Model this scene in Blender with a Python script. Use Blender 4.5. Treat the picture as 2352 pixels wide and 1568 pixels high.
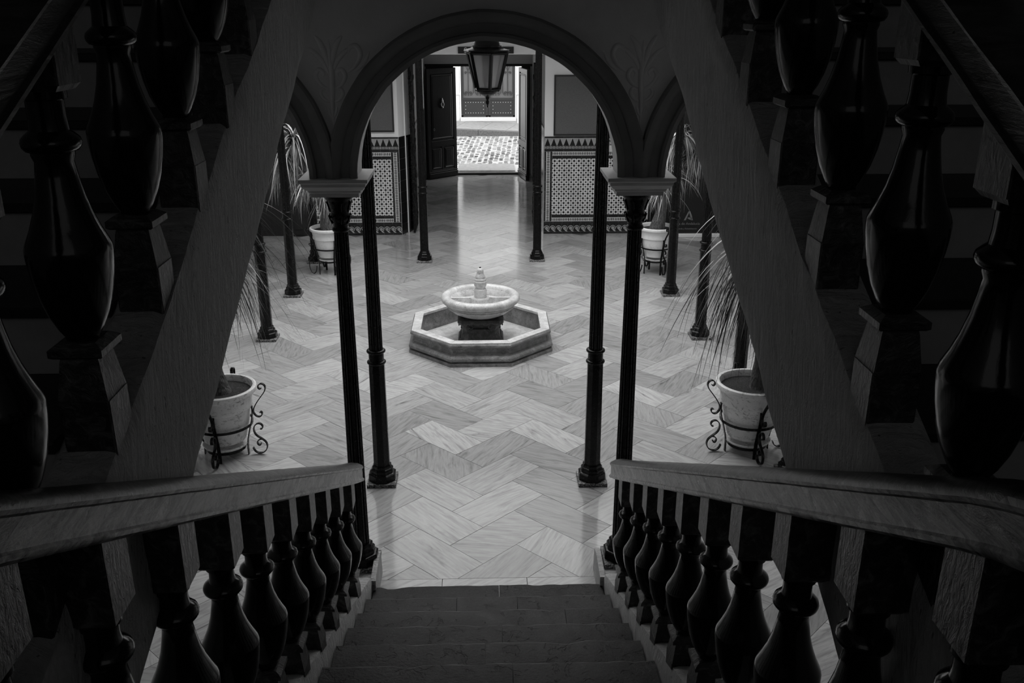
import bpy, bmesh, math, random
from mathutils import Vector, Matrix, noise

random.seed(7)
R = math.radians
PI = math.pi
for o in list(bpy.data.objects):
    bpy.data.objects.remove(o)
S = bpy.context.scene
COL = S.collection

# ------------------------------------------------------------------ camera
EYE = 4.2
TH = R(19.9)
YAW = math.atan(68 / 2115 * math.cos(TH))
cd = bpy.data.cameras.new('camera')
cam = bpy.data.objects.new('camera', cd)
COL.objects.link(cam)
cam.location = (0, 0, EYE)
cam.rotation_euler = (PI / 2 - TH, 0, -YAW)
cd.sensor_width = 36
cd.lens = 36 * 2115 / 2352
cd.clip_start = 0.05
cd.clip_end = 300
S.camera = cam

# ------------------------------------------------------------------ world, lamps, exposure
SKY = 1.9
SKYLIGHT_W = 585
STAIR_FILL_W = 12.0
world = bpy.data.worlds.new('world')
S.world = world
world.use_nodes = True
world.node_tree.nodes['Background'].inputs[0].default_value = (1, 1, 1, 1)
world.node_tree.nodes['Background'].inputs[1].default_value = SKY


def area(name, loc, sx, sy, watts, rot=(0, 0, 0), spread=180):
    l = bpy.data.lights.new(name, 'AREA')
    l.shape = 'RECTANGLE'
    l.size = sx
    l.size_y = sy
    l.energy = watts
    l.spread = R(spread)
    o = bpy.data.objects.new(name, l)
    o.location = loc
    o.rotation_euler = rot
    COL.objects.link(o)
    return o


area('patio_skylight', (0, 12.0, 8.3), 5.4, 6.8, SKYLIGHT_W)
area('stairwell_fill', (0, -3.1, 5.0), 6.0, 4.6, STAIR_FILL_W, rot=(R(78), 0, 0))  # fill lamp added behind the camera to lift the dark stair hall
S.view_settings.view_transform = 'Standard'
S.view_settings.look = 'None'
S.view_settings.exposure = 0.0
S.view_settings.gamma = 1.0
S.view_settings.use_curve_mapping = False


# ------------------------------------------------------------------ node helpers
class G:
    def __init__(s, name):
        m = bpy.data.materials.new(name)
        m.use_nodes = True
        s.m = m
        s.t = m.node_tree
        s.b = s.t.nodes['Principled BSDF']
        s.b.inputs['Specular IOR Level'].default_value = 0.5

    def new(s, typ, **kw):
        n = s.t.nodes.new(typ)
        for k, v in kw.items():
            setattr(n, k, v)
        return n

    def put(s, sock, v):
        if isinstance(v, bpy.types.NodeSocket):
            s.t.links.new(v, sock)
        elif isinstance(v, (int, float)) and sock.type == 'RGBA':
            sock.default_value = (v, v, v, 1)
        else:
            sock.default_value = v

    def m_(s, op, a, b=0.0, c=0.0):
        n = s.new('ShaderNodeMath', operation=op)
        s.put(n.inputs[0], a)
        s.put(n.inputs[1], b)
        if op in ('MULTIPLY_ADD', 'SMOOTH_MIN', 'COMPARE'):
            s.put(n.inputs[2], c)
        return n.outputs[0]

    def obj(s):
        return s.new('ShaderNodeTexCoord').outputs['Object']

    def geo(s, what='Position'):
        return s.new('ShaderNodeNewGeometry').outputs[what]

    def rnd(s):
        return s.new('ShaderNodeObjectInfo').outputs['Random']

    def map(s, v, loc=(0, 0, 0), rot=(0, 0, 0), scale=(1, 1, 1)):
        n = s.new('ShaderNodeMapping')
        s.put(n.inputs[0], v)
        s.put(n.inputs[1], loc)
        s.put(n.inputs[2], rot)
        s.put(n.inputs[3], scale)
        return n.outputs[0]

    def noise(s, v, scale, detail=4, rough=0.55, dist=0.0):
        n = s.new('ShaderNodeTexNoise')
        s.put(n.inputs['Vector'], v)
        s.put(n.inputs['Scale'], scale)
        n.inputs['Detail'].default_value = detail
        n.inputs['Roughness'].default_value = rough
        n.inputs['Distortion'].default_value = dist
        return n.outputs[0]

    def voro(s, v, scale, feature='F1'):
        n = s.new('ShaderNodeTexVoronoi', feature=feature)
        s.put(n.inputs['Vector'], v)
        n.inputs['Scale'].default_value = scale
        return n.outputs['Distance']

    def ramp(s, f, pts):
        n = s.new('ShaderNodeValToRGB')
        s.put(n.inputs[0], f)
        cr = n.color_ramp
        while len(cr.elements) < len(pts):
            cr.elements.new(0.5)
        for e, (p, c) in zip(cr.elements, pts):
            e.position = p
            e.color = (c, c, c, 1)
        return n.outputs[0]

    def mix(s, f, a, b):
        n = s.new('ShaderNodeMix', data_type='FLOAT')
        s.put(n.inputs[0], f)
        s.put(n.inputs[2], a)
        s.put(n.inputs[3], b)
        return n.outputs[0]

    def xyz(s, v):
        n = s.new('ShaderNodeSeparateXYZ')
        s.put(n.inputs[0], v)
        return n.outputs

    def comb(s, x, y, z):
        n = s.new('ShaderNodeCombineXYZ')
        for i, q in enumerate((x, y, z)):
            s.put(n.inputs[i], q)
        return n.outputs[0]

    def bump(s, h, strength, dist=0.01):
        n = s.new('ShaderNodeBump')
        s.put(n.inputs['Height'], h)
        n.inputs['Strength'].default_value = strength
        n.inputs['Distance'].default_value = dist
        s.t.links.new(n.outputs[0], s.b.inputs['Normal'])

    def set(s, color=None, rough=None, coat=None, spec=None, metal=None):
        if color is not None:
            s.put(s.b.inputs['Base Color'], color)
        if rough is not None:
            s.put(s.b.inputs['Roughness'], rough)
        if coat is not None:
            s.b.inputs['Coat Weight'].default_value = coat
            s.b.inputs['Coat Roughness'].default_value = 0.12
        if spec is not None:
            s.b.inputs['Specular IOR Level'].default_value = spec
        if metal is not None:
            s.b.inputs['Metallic'].default_value = metal
        return s.m


M = {}


def plain(name, c, rough=0.6, **kw):
    M[name] = G(name).set(color=c, rough=rough, **kw)


plain('grout', 0.10, 0.9)
plain('dado_grout', 0.42, 0.8)
plain('white_paint', 0.84, 0.8)
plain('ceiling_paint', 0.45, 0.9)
plain('dark_wall', 0.03, 0.7)
plain('black_banner', 0.006, 0.6)
plain('banner_print', 0.22, 0.6)
plain('sign_print', 0.6, 0.6)
plain('lantern_metal', 0.012, 0.38)
plain('street_mortar', 0.62, 0.9)
plain('street_white', 0.85, 0.8)
plain('gate_metal', 0.035, 0.5)
plain('gate_back', 0.17, 0.6)
plain('gate_stud', 0.75, 0.3)
plain('bulb_glass', 0.7, 0.3)
plain('brass', 0.5, 0.3, metal=1.0)
plain('soil_under', 0.03, 0.9)


def mk():
    # floor marble: soft streaks along each slab, one tone per slab
    for nm, base in (('floor_a', -PI / 4), ('floor_b', PI / 4)):
        g = G(nm)
        r = g.m_('FRACT', g.m_('ADD', g.rnd(), g.geo('Random Per Island')))
        r2 = g.m_('FRACT', g.m_('MULTIPLY', r, 91.31))
        off = g.comb(g.m_('MULTIPLY', r, 37.0), g.m_('MULTIPLY', r2, 23.0), 0.0)
        add = g.new('ShaderNodeVectorMath', operation='ADD')
        g.put(add.inputs[0], g.geo())
        g.put(add.inputs[1], off)
        jit = g.m_('MULTIPLY_ADD', r2, 0.7, base - 0.35)
        rot = g.comb(0.0, 0.0, g.m_('MULTIPLY_ADD', g.m_('GREATER_THAN', r, 0.82), 1.0, jit))
        vr = g.map(add.outputs[0], rot=rot)
        v = g.map(vr, scale=(1.2, 7, 1))
        n1 = g.noise(v, 1.6, 6, 0.62, 0.9)
        v2 = g.map(vr, scale=(2.2, 26, 1))
        n2 = g.noise(v2, 1.4, 4, 0.6, 0.5)
        vein = g.ramp(n1, [(0.26, 0.30), (0.36, 0.76), (0.50, 1.0), (0.60, 0.86), (0.72, 1.05)])
        fine = g.ramp(n2, [(0.28, 0.70), (0.5, 1.0), (0.75, 1.12)])
        tone = g.m_('MULTIPLY_ADD', r2, 0.19, 0.32)
        c = g.m_('MULTIPLY', g.m_('MULTIPLY', vein, fine), tone)
        M[nm] = g.set(color=c, rough=g.m_('MULTIPLY_ADD', n2, 0.06, 0.08))
        g.bump(n2, 0.03)

    # fountain marble: cloudy with dark speckle
    g = G('fountain_marble')
    p = g.obj()
    a = g.noise(p, 7, 6, 0.6, 0.8)
    b = g.noise(g.map(p, rot=(0.4, 0.3, 0.7), scale=(1, 3, 2)), 26, 5, 0.7, 1.5)
    c = g.m_('MULTIPLY', g.ramp(a, [(0.3, 0.42), (0.55, 0.62), (0.75, 0.78)]), g.ramp(b, [(0.36, 0.45), (0.46, 1.0), (1, 1)]))
    M['fountain_marble'] = g.set(color=c, rough=0.35)
    g.bump(b, 0.15, 0.004)
    g = G('fountain_pedestal_marble')
    p = g.obj()
    b = g.noise(p, 14, 6, 0.7, 1.2)
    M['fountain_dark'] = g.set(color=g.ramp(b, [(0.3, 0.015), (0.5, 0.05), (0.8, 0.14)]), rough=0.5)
    g.bump(b, 0.3, 0.01)

    g = G('basin_marble')
    p = g.obj()
    a = g.noise(p, 6, 6, 0.6, 0.8)
    b = g.noise(g.map(p, rot=(0.4, 0.3, 0.7), scale=(1, 3, 2)), 22, 5, 0.7, 1.5)
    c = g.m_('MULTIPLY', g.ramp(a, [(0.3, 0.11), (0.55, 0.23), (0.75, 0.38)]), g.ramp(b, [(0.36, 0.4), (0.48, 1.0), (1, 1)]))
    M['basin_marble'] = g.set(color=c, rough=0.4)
    g.bump(b, 0.15, 0.004)
    # rough plaster of the stair strings
    g = G('rough_plaster')
    p = g.geo()
    a = g.noise(g.map(p, scale=(1, 1.2, 0.6)), 12, 8, 0.7, 2.4)
    st = g.noise(g.map(g.map(p, rot=(0.30, 0, 0)), scale=(1, 3.5, 0.8)), 6, 6, 0.66, 1.8)
    pits = g.ramp(g.noise(g.map(p, scale=(1, 1.6, 0.6)), 42, 2, 0.5), [(0.24, 0.0), (0.31, 1.0)])
    h = g.m_('ADD', g.m_('MULTIPLY', a, 0.35), g.m_('ADD', g.m_('MULTIPLY', st, 0.8), g.m_('MULTIPLY', pits, 0.25)))
    c = g.m_('MULTIPLY', g.ramp(a, [(0.2, 0.56), (0.6, 0.76)]), g.m_('MULTIPLY_ADD', pits, 0.5, 0.5))
    M['rough_plaster'] = g.set(color=c, rough=0.85)
    g.bump(h, 1.0, 0.06)
    # smoother wall plaster
    g = G('wall_plaster')
    p = g.geo()
    a = g.noise(p, 5, 5, 0.6)
    b = g.noise(p, 60, 3, 0.6)
    M['wall_plaster'] = g.set(color=g.ramp(a, [(0.25, 0.68), (0.75, 0.80)]), rough=0.85)
    g.bump(g.m_('ADD', a, g.m_('MULTIPLY', b, 0.1)), 0.25, 0.02)
    g = G('riser_plaster')
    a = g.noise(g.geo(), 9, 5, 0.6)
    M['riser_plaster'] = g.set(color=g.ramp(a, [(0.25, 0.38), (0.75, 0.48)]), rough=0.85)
    # archivolt paint
    g = G('arch_moulding_paint')
    p = g.geo()
    a = g.noise(p, 4, 4, 0.6)
    M['arch_paint'] = g.set(color=g.ramp(a, [(0.3, 0.17), (0.7, 0.23)]), rough=0.55)
    g.bump(a, 0.2, 0.02)
    g = G('capital_plaster')
    a = g.noise(g.map(g.geo(), scale=(1, 1, 6)), 6, 4, 0.6)
    M['abacus'] = g.set(color=g.ramp(a, [(0.3, 0.50), (0.7, 0.62)]), rough=0.55)
    g.bump(a, 0.15, 0.01)

    # black lacquered wood
    g = G('black_lacquer')
    p = g.obj()
    a = g.noise(g.map(p, scale=(8, 8, 1.2)), 6, 5, 0.6, 0.5)
    M['lacquer'] = g.set(color=g.ramp(a, [(0.3, 0.004), (0.7, 0.009)]), rough=0.14, spec=0.5)
    g.bump(a, 0.05, 0.01)
    # block wood: worn lacquer where the chisel left it rough
    g = G('worn_lacquer')
    p = g.geo()
    a = g.noise(g.map(p, scale=(1, 3, 1)), 22, 6, 0.65, 0.8)
    w = g.noise(p, 60, 3, 0.6)
    c = g.ramp(a, [(0.35, 0.008), (0.52, 0.025), (0.64, 0.10), (0.8, 0.22)])
    M['worn'] = g.set(color=c, rough=g.m_('MULTIPLY_ADD', w, 0.3, 0.2), spec=0.8)
    g.bump(a, 0.5, 0.02)
    # handrail
    g = G('handrail_varnish')
    p = g.geo()
    a = g.noise(g.map(p, scale=(1, 0.8, 6)), 7, 6, 0.65, 1.0)
    c = g.ramp(a, [(0.30, 0.006), (0.45, 0.012), (0.56, 0.025), (0.75, 0.05)])
    b = g.noise(g.map(p, scale=(1, 1, 3)), 26, 4, 0.6)
    M['rail'] = g.set(color=c, rough=g.m_('MULTIPLY_ADD', b, 0.35, 0.16), spec=0.6)
    g.bump(g.m_('ADD', a, g.m_('MULTIPLY', b, 0.4)), 0.22, 0.012)
    g = G('handrail_lit')  # worn varnish copy, its colour lightened to carry the patio's reflections
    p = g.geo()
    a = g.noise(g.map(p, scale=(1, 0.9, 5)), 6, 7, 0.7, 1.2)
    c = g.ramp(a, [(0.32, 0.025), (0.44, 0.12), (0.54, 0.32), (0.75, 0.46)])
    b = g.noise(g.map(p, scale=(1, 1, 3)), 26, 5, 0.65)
    M['rail_lit'] = g.set(color=c, rough=g.m_('MULTIPLY_ADD', b, 0.35, 0.14), spec=0.6)
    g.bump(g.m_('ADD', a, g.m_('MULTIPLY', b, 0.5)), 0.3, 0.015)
    # cast iron
    g = G('black_iron')
    p = g.geo()
    a = g.noise(p, 40, 3, 0.6)
    M['iron'] = g.set(color=0.004, rough=g.m_('MULTIPLY_ADD', a, 0.12, 0.22), spec=0.2)
    g = G('column_plinth')
    a = g.noise(g.geo(), 70, 4, 0.7)
    M['plinth'] = g.set(color=g.ramp(a, [(0.45, 0.012), (0.62, 0.35)]), rough=0.5)
    g.bump(a, 0.4, 0.01)

    # stair stone
    g = G('stair_stone')
    p = g.geo()
    a = g.noise(p, 4, 6, 0.65, 0.5)
    b = g.noise(g.map(p, scale=(1, 1.5, 1)), 38, 5, 0.7)
    chips = g.ramp(g.noise(p, 8, 4, 0.6, 1.2), [(0.38, 0.40), (0.41, 1.0)])
    c = g.m_('MULTIPLY', g.m_('MULTIPLY', g.ramp(a, [(0.28, 0.007), (0.45, 0.020), (0.62, 0.048), (0.75, 0.10)]), chips), g.ramp(b, [(0.3, 0.45), (0.5, 0.9), (0.72, 1.9)]))
    c = g.m_('MULTIPLY', c, g.m_('MULTIPLY_ADD', g.rnd(), 0.40, 0.18))
    M['stair_stone'] = g.set(color=c, rough=g.m_('MULTIPLY_ADD', b, 0.45, 0.30), spec=0.3)
    g.bump(g.m_('ADD', g.m_('MULTIPLY', a, 0.8), g.m_('ADD', b, chips)), 0.55, 0.012)
    g = G('worn_nosing')
    a = g.noise(g.geo(), 14, 5, 0.7)
    M['nosing'] = g.set(color=g.ramp(a, [(0.35, 0.02), (0.65, 0.10)]), rough=0.4)
    g.bump(a, 0.5, 0.01)
    g = G('upper_tread')
    a = g.noise(g.geo(), 12, 5, 0.6)
    M['upper_tread'] = g.set(color=g.ramp(a, [(0.3, 0.008), (0.7, 0.02)]), rough=0.45)

    # timber of the doors
    g = G('door_timber')
    p = g.geo()
    a = g.noise(g.map(p, scale=(9, 9, 0.7)), 4, 5, 0.6, 0.4)
    M['timber'] = g.set(color=g.ramp(a, [(0.3, 0.007), (0.7, 0.018)]), rough=0.34, spec=0.5)
    g.bump(a, 0.12, 0.01)
    g = G('old_timber')
    a = g.noise(g.geo(), 30, 4)
    M['old_timber'] = g.set(color=g.ramp(a, [(0.3, 0.006), (0.7, 0.015)]), rough=0.8, spec=0.08)
    g = G('carved_timber')
    p = g.geo()
    a = g.voro(g.map(p, scale=(1, 1.2, 0.6)), 16)
    b = g.noise(p, 22, 3, 0.6, 2.0)
    M['carved'] = g.set(color=0.012, rough=0.35, spec=0.25)
    g.bump(g.m_('ADD', a, b), 1.0, 0.04)

    # pots
    g = G('glazed_pot')
    p = g.obj()
    x, y, z = g.xyz(p)
    a = g.noise(g.map(p, scale=(1, 1, 1.6)), 14, 5, 0.65, 1.6)
    dirt = g.ramp(a, [(0.34, 0.35), (0.46, 1.0)])
    base = g.ramp(g.noise(p, 4, 3), [(0.3, 0.60), (0.7, 0.76)])
    M['pot'] = g.set(color=g.m_('MULTIPLY', base, dirt), rough=0.45)
    g.bump(a, 0.5, 0.012)
    g = G('white_pot')
    p = g.obj()
    a = g.noise(p, 12, 4, 0.6, 1.0)
    M['pot_white'] = g.set(color=g.ramp(a, [(0.3, 0.66), (0.5, 0.8)]), rough=0.4)
    g.bump(a, 0.25, 0.01)
    g = G('potting_soil')
    a = g.noise(g.obj(), 60, 5, 0.75)
    M['soil'] = g.set(color=g.ramp(a, [(0.45, 0.008), (0.62, 0.05), (0.72, 0.35)]), rough=0.7)
    g.bump(a, 1.0, 0.03)
    g = G('palm_bark')
    p = g.obj()
    a = g.noise(g.map(p, scale=(5, 5, 1)), 14, 6, 0.7, 0.6)
    b = g.voro(g.map(p, scale=(1, 1, 0.4)), 60)
    M['bark'] = g.set(color=g.ramp(a, [(0.3, 0.03), (0.6, 0.12), (0.8, 0.28)]), rough=0.8)
    g.bump(g.m_('ADD', a, b), 1.0, 0.02)
    g = G('palm_leaf')
    r = g.rnd()
    r = g.m_('FRACT', g.m_('ADD', r, g.geo('Random Per Island')))
    M['leaf'] = g.set(color=g.ramp(r, [(0.0, 0.012), (0.5, 0.035), (0.8, 0.14), (1.0, 0.6)]), rough=0.42)
    g = G('palm_leaf_pale')
    r = g.m_('FRACT', g.m_('ADD', g.rnd(), g.geo('Random Per Island')))
    M['leaf_pale'] = g.set(color=g.ramp(r, [(0.0, 0.03), (0.35, 0.12), (0.65, 0.40), (1.0, 0.85)]), rough=0.42)

    # lantern glass
    g = G('lantern_glass')
    tr = g.new('ShaderNodeBsdfTransparent')
    tr.inputs[0].default_value = (0.92, 0.92, 0.92, 1)
    gl = g.new('ShaderNodeBsdfGlossy')
    gl.inputs['Color'].default_value = (0.6, 0.6, 0.6, 1)
    gl.inputs['Roughness'].default_value = 0.25
    tl = g.new('ShaderNodeBsdfTranslucent')
    tl.inputs[0].default_value = (0.9, 0.9, 0.9, 1)
    df = g.new('ShaderNodeBsdfDiffuse')
    df.inputs[0].default_value = (0.8, 0.8, 0.8, 1)
    m0 = g.new('ShaderNodeMixShader')
    m0.inputs[0].default_value = 0.25
    g.t.links.new(tl.outputs[0], m0.inputs[1])
    g.t.links.new(df.outputs[0], m0.inputs[2])
    m1 = g.new('ShaderNodeMixShader')
    m1.inputs[0].default_value = 0.12
    g.t.links.new(m0.outputs[0], m1.inputs[1])
    g.t.links.new(gl.outputs[0], m1.inputs[2])
    m2 = g.new('ShaderNodeMixShader')
    m2.inputs[0].default_value = 0.5
    g.t.links.new(tr.outputs[0], m2.inputs[1])
    g.t.links.new(m1.outputs[0], m2.inputs[2])
    g.t.links.new(m2.outputs[0], g.t.nodes['Material Output'].inputs[0])
    M['lantern_glass'] = g.m

    # pictures
    g = G('picture_board')
    a = g.noise(g.geo(), 120, 2, 0.6)
    M['picture'] = g.set(color=g.ramp(a, [(0.3, 0.085), (0.7, 0.13)]), rough=0.7)
    plain('picture_frame', 0.012, 0.5)

    # street
    g = G('street_stone')
    r = g.geo('Random Per Island')
    a = g.noise(g.geo(), 30, 3)
    M['cobble'] = g.set(color=g.m_('MULTIPLY', g.ramp(r, [(0.0, 0.06), (0.25, 0.24), (0.6, 0.46), (1.0, 0.62)]), g.m_('MULTIPLY_ADD', a, 0.6, 0.6)), rough=0.6)
    g = G('pavement_stone')
    a = g.noise(g.geo(), 8, 5, 0.7)
    M['pavement'] = g.set(color=g.ramp(a, [(0.3, 0.30), (0.7, 0.46)]), rough=0.8)
    g = G('kerb_stone')
    a = g.noise(g.geo(), 25, 5, 0.8)
    M['kerb'] = g.set(color=g.ramp(a, [(0.35, 0.07), (0.65, 0.24)]), rough=0.8)

    # ---- dado tile prints (flat print on each tile, in the tile's own coordinates)
    def tile(name):
        g = G(name)
        x, y, z = g.xyz(g.obj())
        return g, x, z
    # geometric lattice, 2 x 2 motifs per tile
    g, x, z = tile('lattice_tile')
    p = 0.09075

    def cell(q, pp, sh=0.0):
        return g.m_('SUBTRACT', g.m_('FRACT', g.m_('ADD', g.m_('DIVIDE', q, pp), 100.0 + sh)), 0.5)
    u = cell(x, p)
    v = cell(z, p)
    au = g.m_('ABSOLUTE', u)
    av = g.m_('ABSOLUTE', v)
    big = g.m_('LESS_THAN', g.m_('ADD', au, av), 0.30)
    uu = g.m_('SUBTRACT', 0.5, au)
    vv = g.m_('SUBTRACT', 0.5, av)
    s1 = g.m_('LESS_THAN', g.m_('MAXIMUM', uu, av), 0.085)
    s2 = g.m_('LESS_THAN', g.m_('MAXIMUM', au, vv), 0.085)
    s3 = g.m_('LESS_THAN', g.m_('ADD', uu, vv), 0.23)
    d = g.m_('MAXIMUM', g.m_('MAXIMUM', big, s1), g.m_('MAXIMUM', s2, s3))
    c = g.mix(d, g.m_('MULTIPLY_ADD', g.rnd(), 0.16, 0.56), 0.010)
    M['lattice'] = g.set(color=c, rough=0.22)
    # bead border
    g, x, z = tile('bead_tile')
    u = cell(x, 0.033)
    e = g.m_('ADD', g.m_('POWER', g.m_('DIVIDE', u, 0.27), 2), g.m_('POWER', g.m_('DIVIDE', g.m_('SUBTRACT', g.m_('ABSOLUTE', z), 0.014), 0.013), 2))
    dd = g.m_('LESS_THAN', e, 1.0)
    ln = g.m_('LESS_THAN', g.m_('ABSOLUTE', z), 0.003)
    c = g.mix(g.m_('MAXIMUM', dd, ln), 0.64, 0.012)
    M['bead'] = g.set(color=c, rough=0.25)
    # stepped merlon
    g, x, z = tile('merlon_tile')
    u = g.m_('ABSOLUTE', g.m_('DIVIDE', x, 0.118))
    st = g.m_('DIVIDE', g.m_('FLOOR', g.m_('MULTIPLY', g.m_('DIVIDE', g.m_('ADD', z, 0.062), 0.124), 7.0)), 7.0)
    w = g.m_('MULTIPLY', g.m_('SUBTRACT', 1.0, st), 0.40)
    c = g.mix(g.m_('LESS_THAN', u, w), 0.34, 0.008)
    edge = g.m_('LESS_THAN', u, g.m_('ADD', w, 0.035))
    c = g.mix(g.m_('MULTIPLY', edge, g.m_('GREATER_THAN', u, w)), c, 0.46)
    M['merlon'] = g.set(color=c, rough=0.25)
    # chain
    g, x, z = tile('chain_tile')
    u = cell(x, 0.06)
    e = g.m_('ADD', g.m_('POWER', g.m_('DIVIDE', u, 0.42), 2), g.m_('POWER', g.m_('DIVIDE', z, 0.016), 2))
    ring = g.m_('MULTIPLY', g.m_('LESS_THAN', e, 1.0), g.m_('GREATER_THAN', e, 0.25))
    M['chain'] = g.set(color=g.mix(ring, 0.05, 0.42), rough=0.25)
    # scroll
    g, x, z = tile('scroll_tile')
    zz = g.m_('SUBTRACT', z, -0.012)
    rr = g.m_('SQRT', g.m_('ADD', g.m_('MULTIPLY', x, x), g.m_('MULTIPLY', zz, zz)))
    disc = g.m_('LESS_THAN', rr, 0.032)
    ring = g.m_('MULTIPLY', g.m_('LESS_THAN', rr, 0.055), g.m_('GREATER_THAN', rr, 0.045))
    ring = g.m_('MULTIPLY', ring, g.m_('GREATER_THAN', g.m_('ADD', zz, g.m_('MULTIPLY', x, 0.8)), -0.03))
    tail = g.m_('LESS_THAN', g.m_('ABSOLUTE', g.m_('ADD', zz, g.m_('ADD', 0.03, g.m_('MULTIPLY', x, 0.8)))), 0.013)
    tail = g.m_('MULTIPLY', tail, g.m_('GREATER_THAN', x, 0.0))
    c = g.mix(g.m_('MAXIMUM', ring, tail), 0.012, 0.46)
    c = g.mix(disc, c, 0.30)
    M['scroll'] = g.set(color=c, rough=0.25)
    g = G('dark_glazed_tile')
    M['dark_tile'] = g.set(color=g.m_('MULTIPLY_ADD', g.rnd(), 0.012, 0.010), rough=0.2)
    # ceramic mural print
    g = G('ceramic_mural')
    p = g.geo()
    a = g.noise(g.map(p, scale=(1, 1, 0.8)), 14, 4, 0.6, 2.5)
    M['mural'] = g.set(color=g.ramp(a, [(0.40, 0.03), (0.46, 0.25), (0.52, 0.5), (1, 0.55)]), rough=0.3)


mk()


# ------------------------------------------------------------------ mesh helpers
def link(name, bm, mat, parent=None, smooth=False, kind=None, loc=None):
    me = bpy.data.meshes.new(name)
    bmesh.ops.recalc_face_normals(bm, faces=bm.faces)
    bm.to_mesh(me)
    bm.free()
    if isinstance(mat, (list, tuple)):
        for q in mat:
            me.materials.append(M[q])
    else:
        me.materials.append(M[mat])
    if smooth:
        for p in me.polygons:
            p.use_smooth = True
        try:
            me.set_sharp_from_angle(angle=R(38))
        except Exception:
            pass
    return linkme(name, me, parent, kind, loc)


def linkme(name, me, parent=None, kind=None, loc=None):
    o = bpy.data.objects.new(name, me)
    COL.objects.link(o)
    if parent:
        o.parent = parent
    if kind:
        o['kind'] = kind
    if loc is not None:
        o.location = loc
    return o


def empty(name, loc=(0, 0, 0), label=None, cat=None, group=None, kind=None, rz=0):
    o = bpy.data.objects.new(name, None)
    o.empty_display_size = 0.1
    COL.objects.link(o)
    o.location = loc
    o.rotation_euler = (0, 0, rz)
    tag(o, label, cat, group)
    if kind:
        o['kind'] = kind
    return o


def tag(o, label=None, cat=None, group=None):
    if label:
        o['label'] = label
    if cat:
        o['category'] = cat
    if group:
        o['group'] = group
    return o


def copy_tree(o, parent=None):
    c = o.copy()
    COL.objects.link(c)
    if parent:
        c.parent = parent
    for ch in list(o.children):
        copy_tree(ch, c)
    return c


def box(bm, x0, x1, y0, y1, z0, z1, bev=0.0):
    vs = [bm.verts.new(p) for p in ((x0, y0, z0), (x1, y0, z0), (x1, y1, z0), (x0, y1, z0), (x0, y0, z1), (x1, y0, z1), (x1, y1, z1), (x0, y1, z1))]
    fs = [bm.faces.new([vs[i] for i in f]) for f in ((0, 3, 2, 1), (4, 5, 6, 7), (0, 1, 5, 4), (1, 2, 6, 5), (2, 3, 7, 6), (3, 0, 4, 7))]
    if bev:
        es = list({e for f in fs for e in f.edges})
        bmesh.ops.bevel(bm, geom=es, offset=bev, segments=1, affect='EDGES')
    return vs


def B(x0, x1, y0, y1, z0, z1, bev=0.0):
    bm = bmesh.new()
    box(bm, x0, x1, y0, y1, z0, z1, bev)
    return bm


def lathe(bm, prof, seg=24, cx=0, cy=0, cz=0, phase=0.0, cap=True, radf=None):
    rings = []
    for r, z in prof:
        ring = []
        for i in range(seg):
            a = phase + 2 * PI * i / seg
            rr = radf(r, z, i) if radf else r
            ring.append(bm.verts.new((cx + rr * math.cos(a), cy + rr * math.sin(a), cz + z)))
        rings.append(ring)
    for a, b in zip(rings, rings[1:]):
        for i in range(seg):
            j = (i + 1) % seg
            bm.faces.new((a[i], a[j], b[j], b[i]))
    if cap:
        bm.faces.new(rings[0][::-1])
        bm.faces.new(rings[-1])
    return rings


def tube(bm, pts, r, seg=8, flat=1.0, cap=True, up=None):
    """sweep a circle (or a flattened one) along pts; r may be a list"""
    n = len(pts)
    pts = [Vector(p) for p in pts]
    rings = []
    ref = Vector(up) if up else Vector((0, 0, 1))
    for i, p in enumerate(pts):
        t = (pts[min(i + 1, n - 1)] - pts[max(i - 1, 0)])
        if t.length < 1e-9:
            t = Vector((0, 0, 1))
        t.normalize()
        s = t.cross(ref)
        if s.length < 0.05:
            s = t.cross(Vector((1, 0.3, 0)))
        s.normalize()
        q = s.cross(t).normalized()
        rr = r[i] if isinstance(r, (list, tuple)) else r
        rings.append([bm.verts.new(p + s * (rr * math.cos(2 * PI * k / seg)) * flat + q * (rr * math.sin(2 * PI * k / seg))) for k in range(seg)])
    for a, b in zip(rings, rings[1:]):
        for k in range(seg):
            j = (k + 1) % seg
            bm.faces.new((a[k], a[j], b[j], b[k]))
    if cap and seg > 2:
        bm.faces.new(rings[0][::-1])
        bm.faces.new(rings[-1])


def prism(bm, poly, axis, a, b):
    """extrude a 2-D polygon along an axis ('x' or 'y' or 'z')"""
    def P(u, v, w):
        return {'x': (w, u, v), 'y': (u, w, v), 'z': (u, v, w)}[axis]
    v0 = [bm.verts.new(P(u, v, a)) for u, v in poly]
    v1 = [bm.verts.new(P(u, v, b)) for u, v in poly]
    n = len(poly)
    bm.faces.new(v0)
    bm.faces.new(v1[::-1])
    for i in range(n):
        j = (i + 1) % n
        bm.faces.new((v0[i], v1[i], v1[j], v0[j]))
    return v0, v1


def sweep(bm, rings, closed=True, cap=True):
    rr = [[bm.verts.new(p) for p in ring] for ring in rings]
    n = len(rr[0])
    for a, b in zip(rr, rr[1:]):
        for i in range(n if closed else n - 1):
            j = (i + 1) % n
            bm.faces.new((a[i], a[j], b[j], b[i]))
    if cap:
        bm.faces.new(rr[0][::-1])
        bm.faces.new(rr[-1])
    return rr


# ================================================================== SETTING
YA = 6.0                       # front face of the wall with the three arches
CX = 0.026                     # its axis
YB = 17.85                     # back wall of the patio
YD = 24.7                      # street door
FX0, FX1, FY0, FY1 = -5.0, 5.0, 2.4, YD + 0.1

floor = link('floor', B(-5.4, 5.4, -3.2, YD + 0.55, -0.25, -0.010), 'grout', kind='structure')


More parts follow.
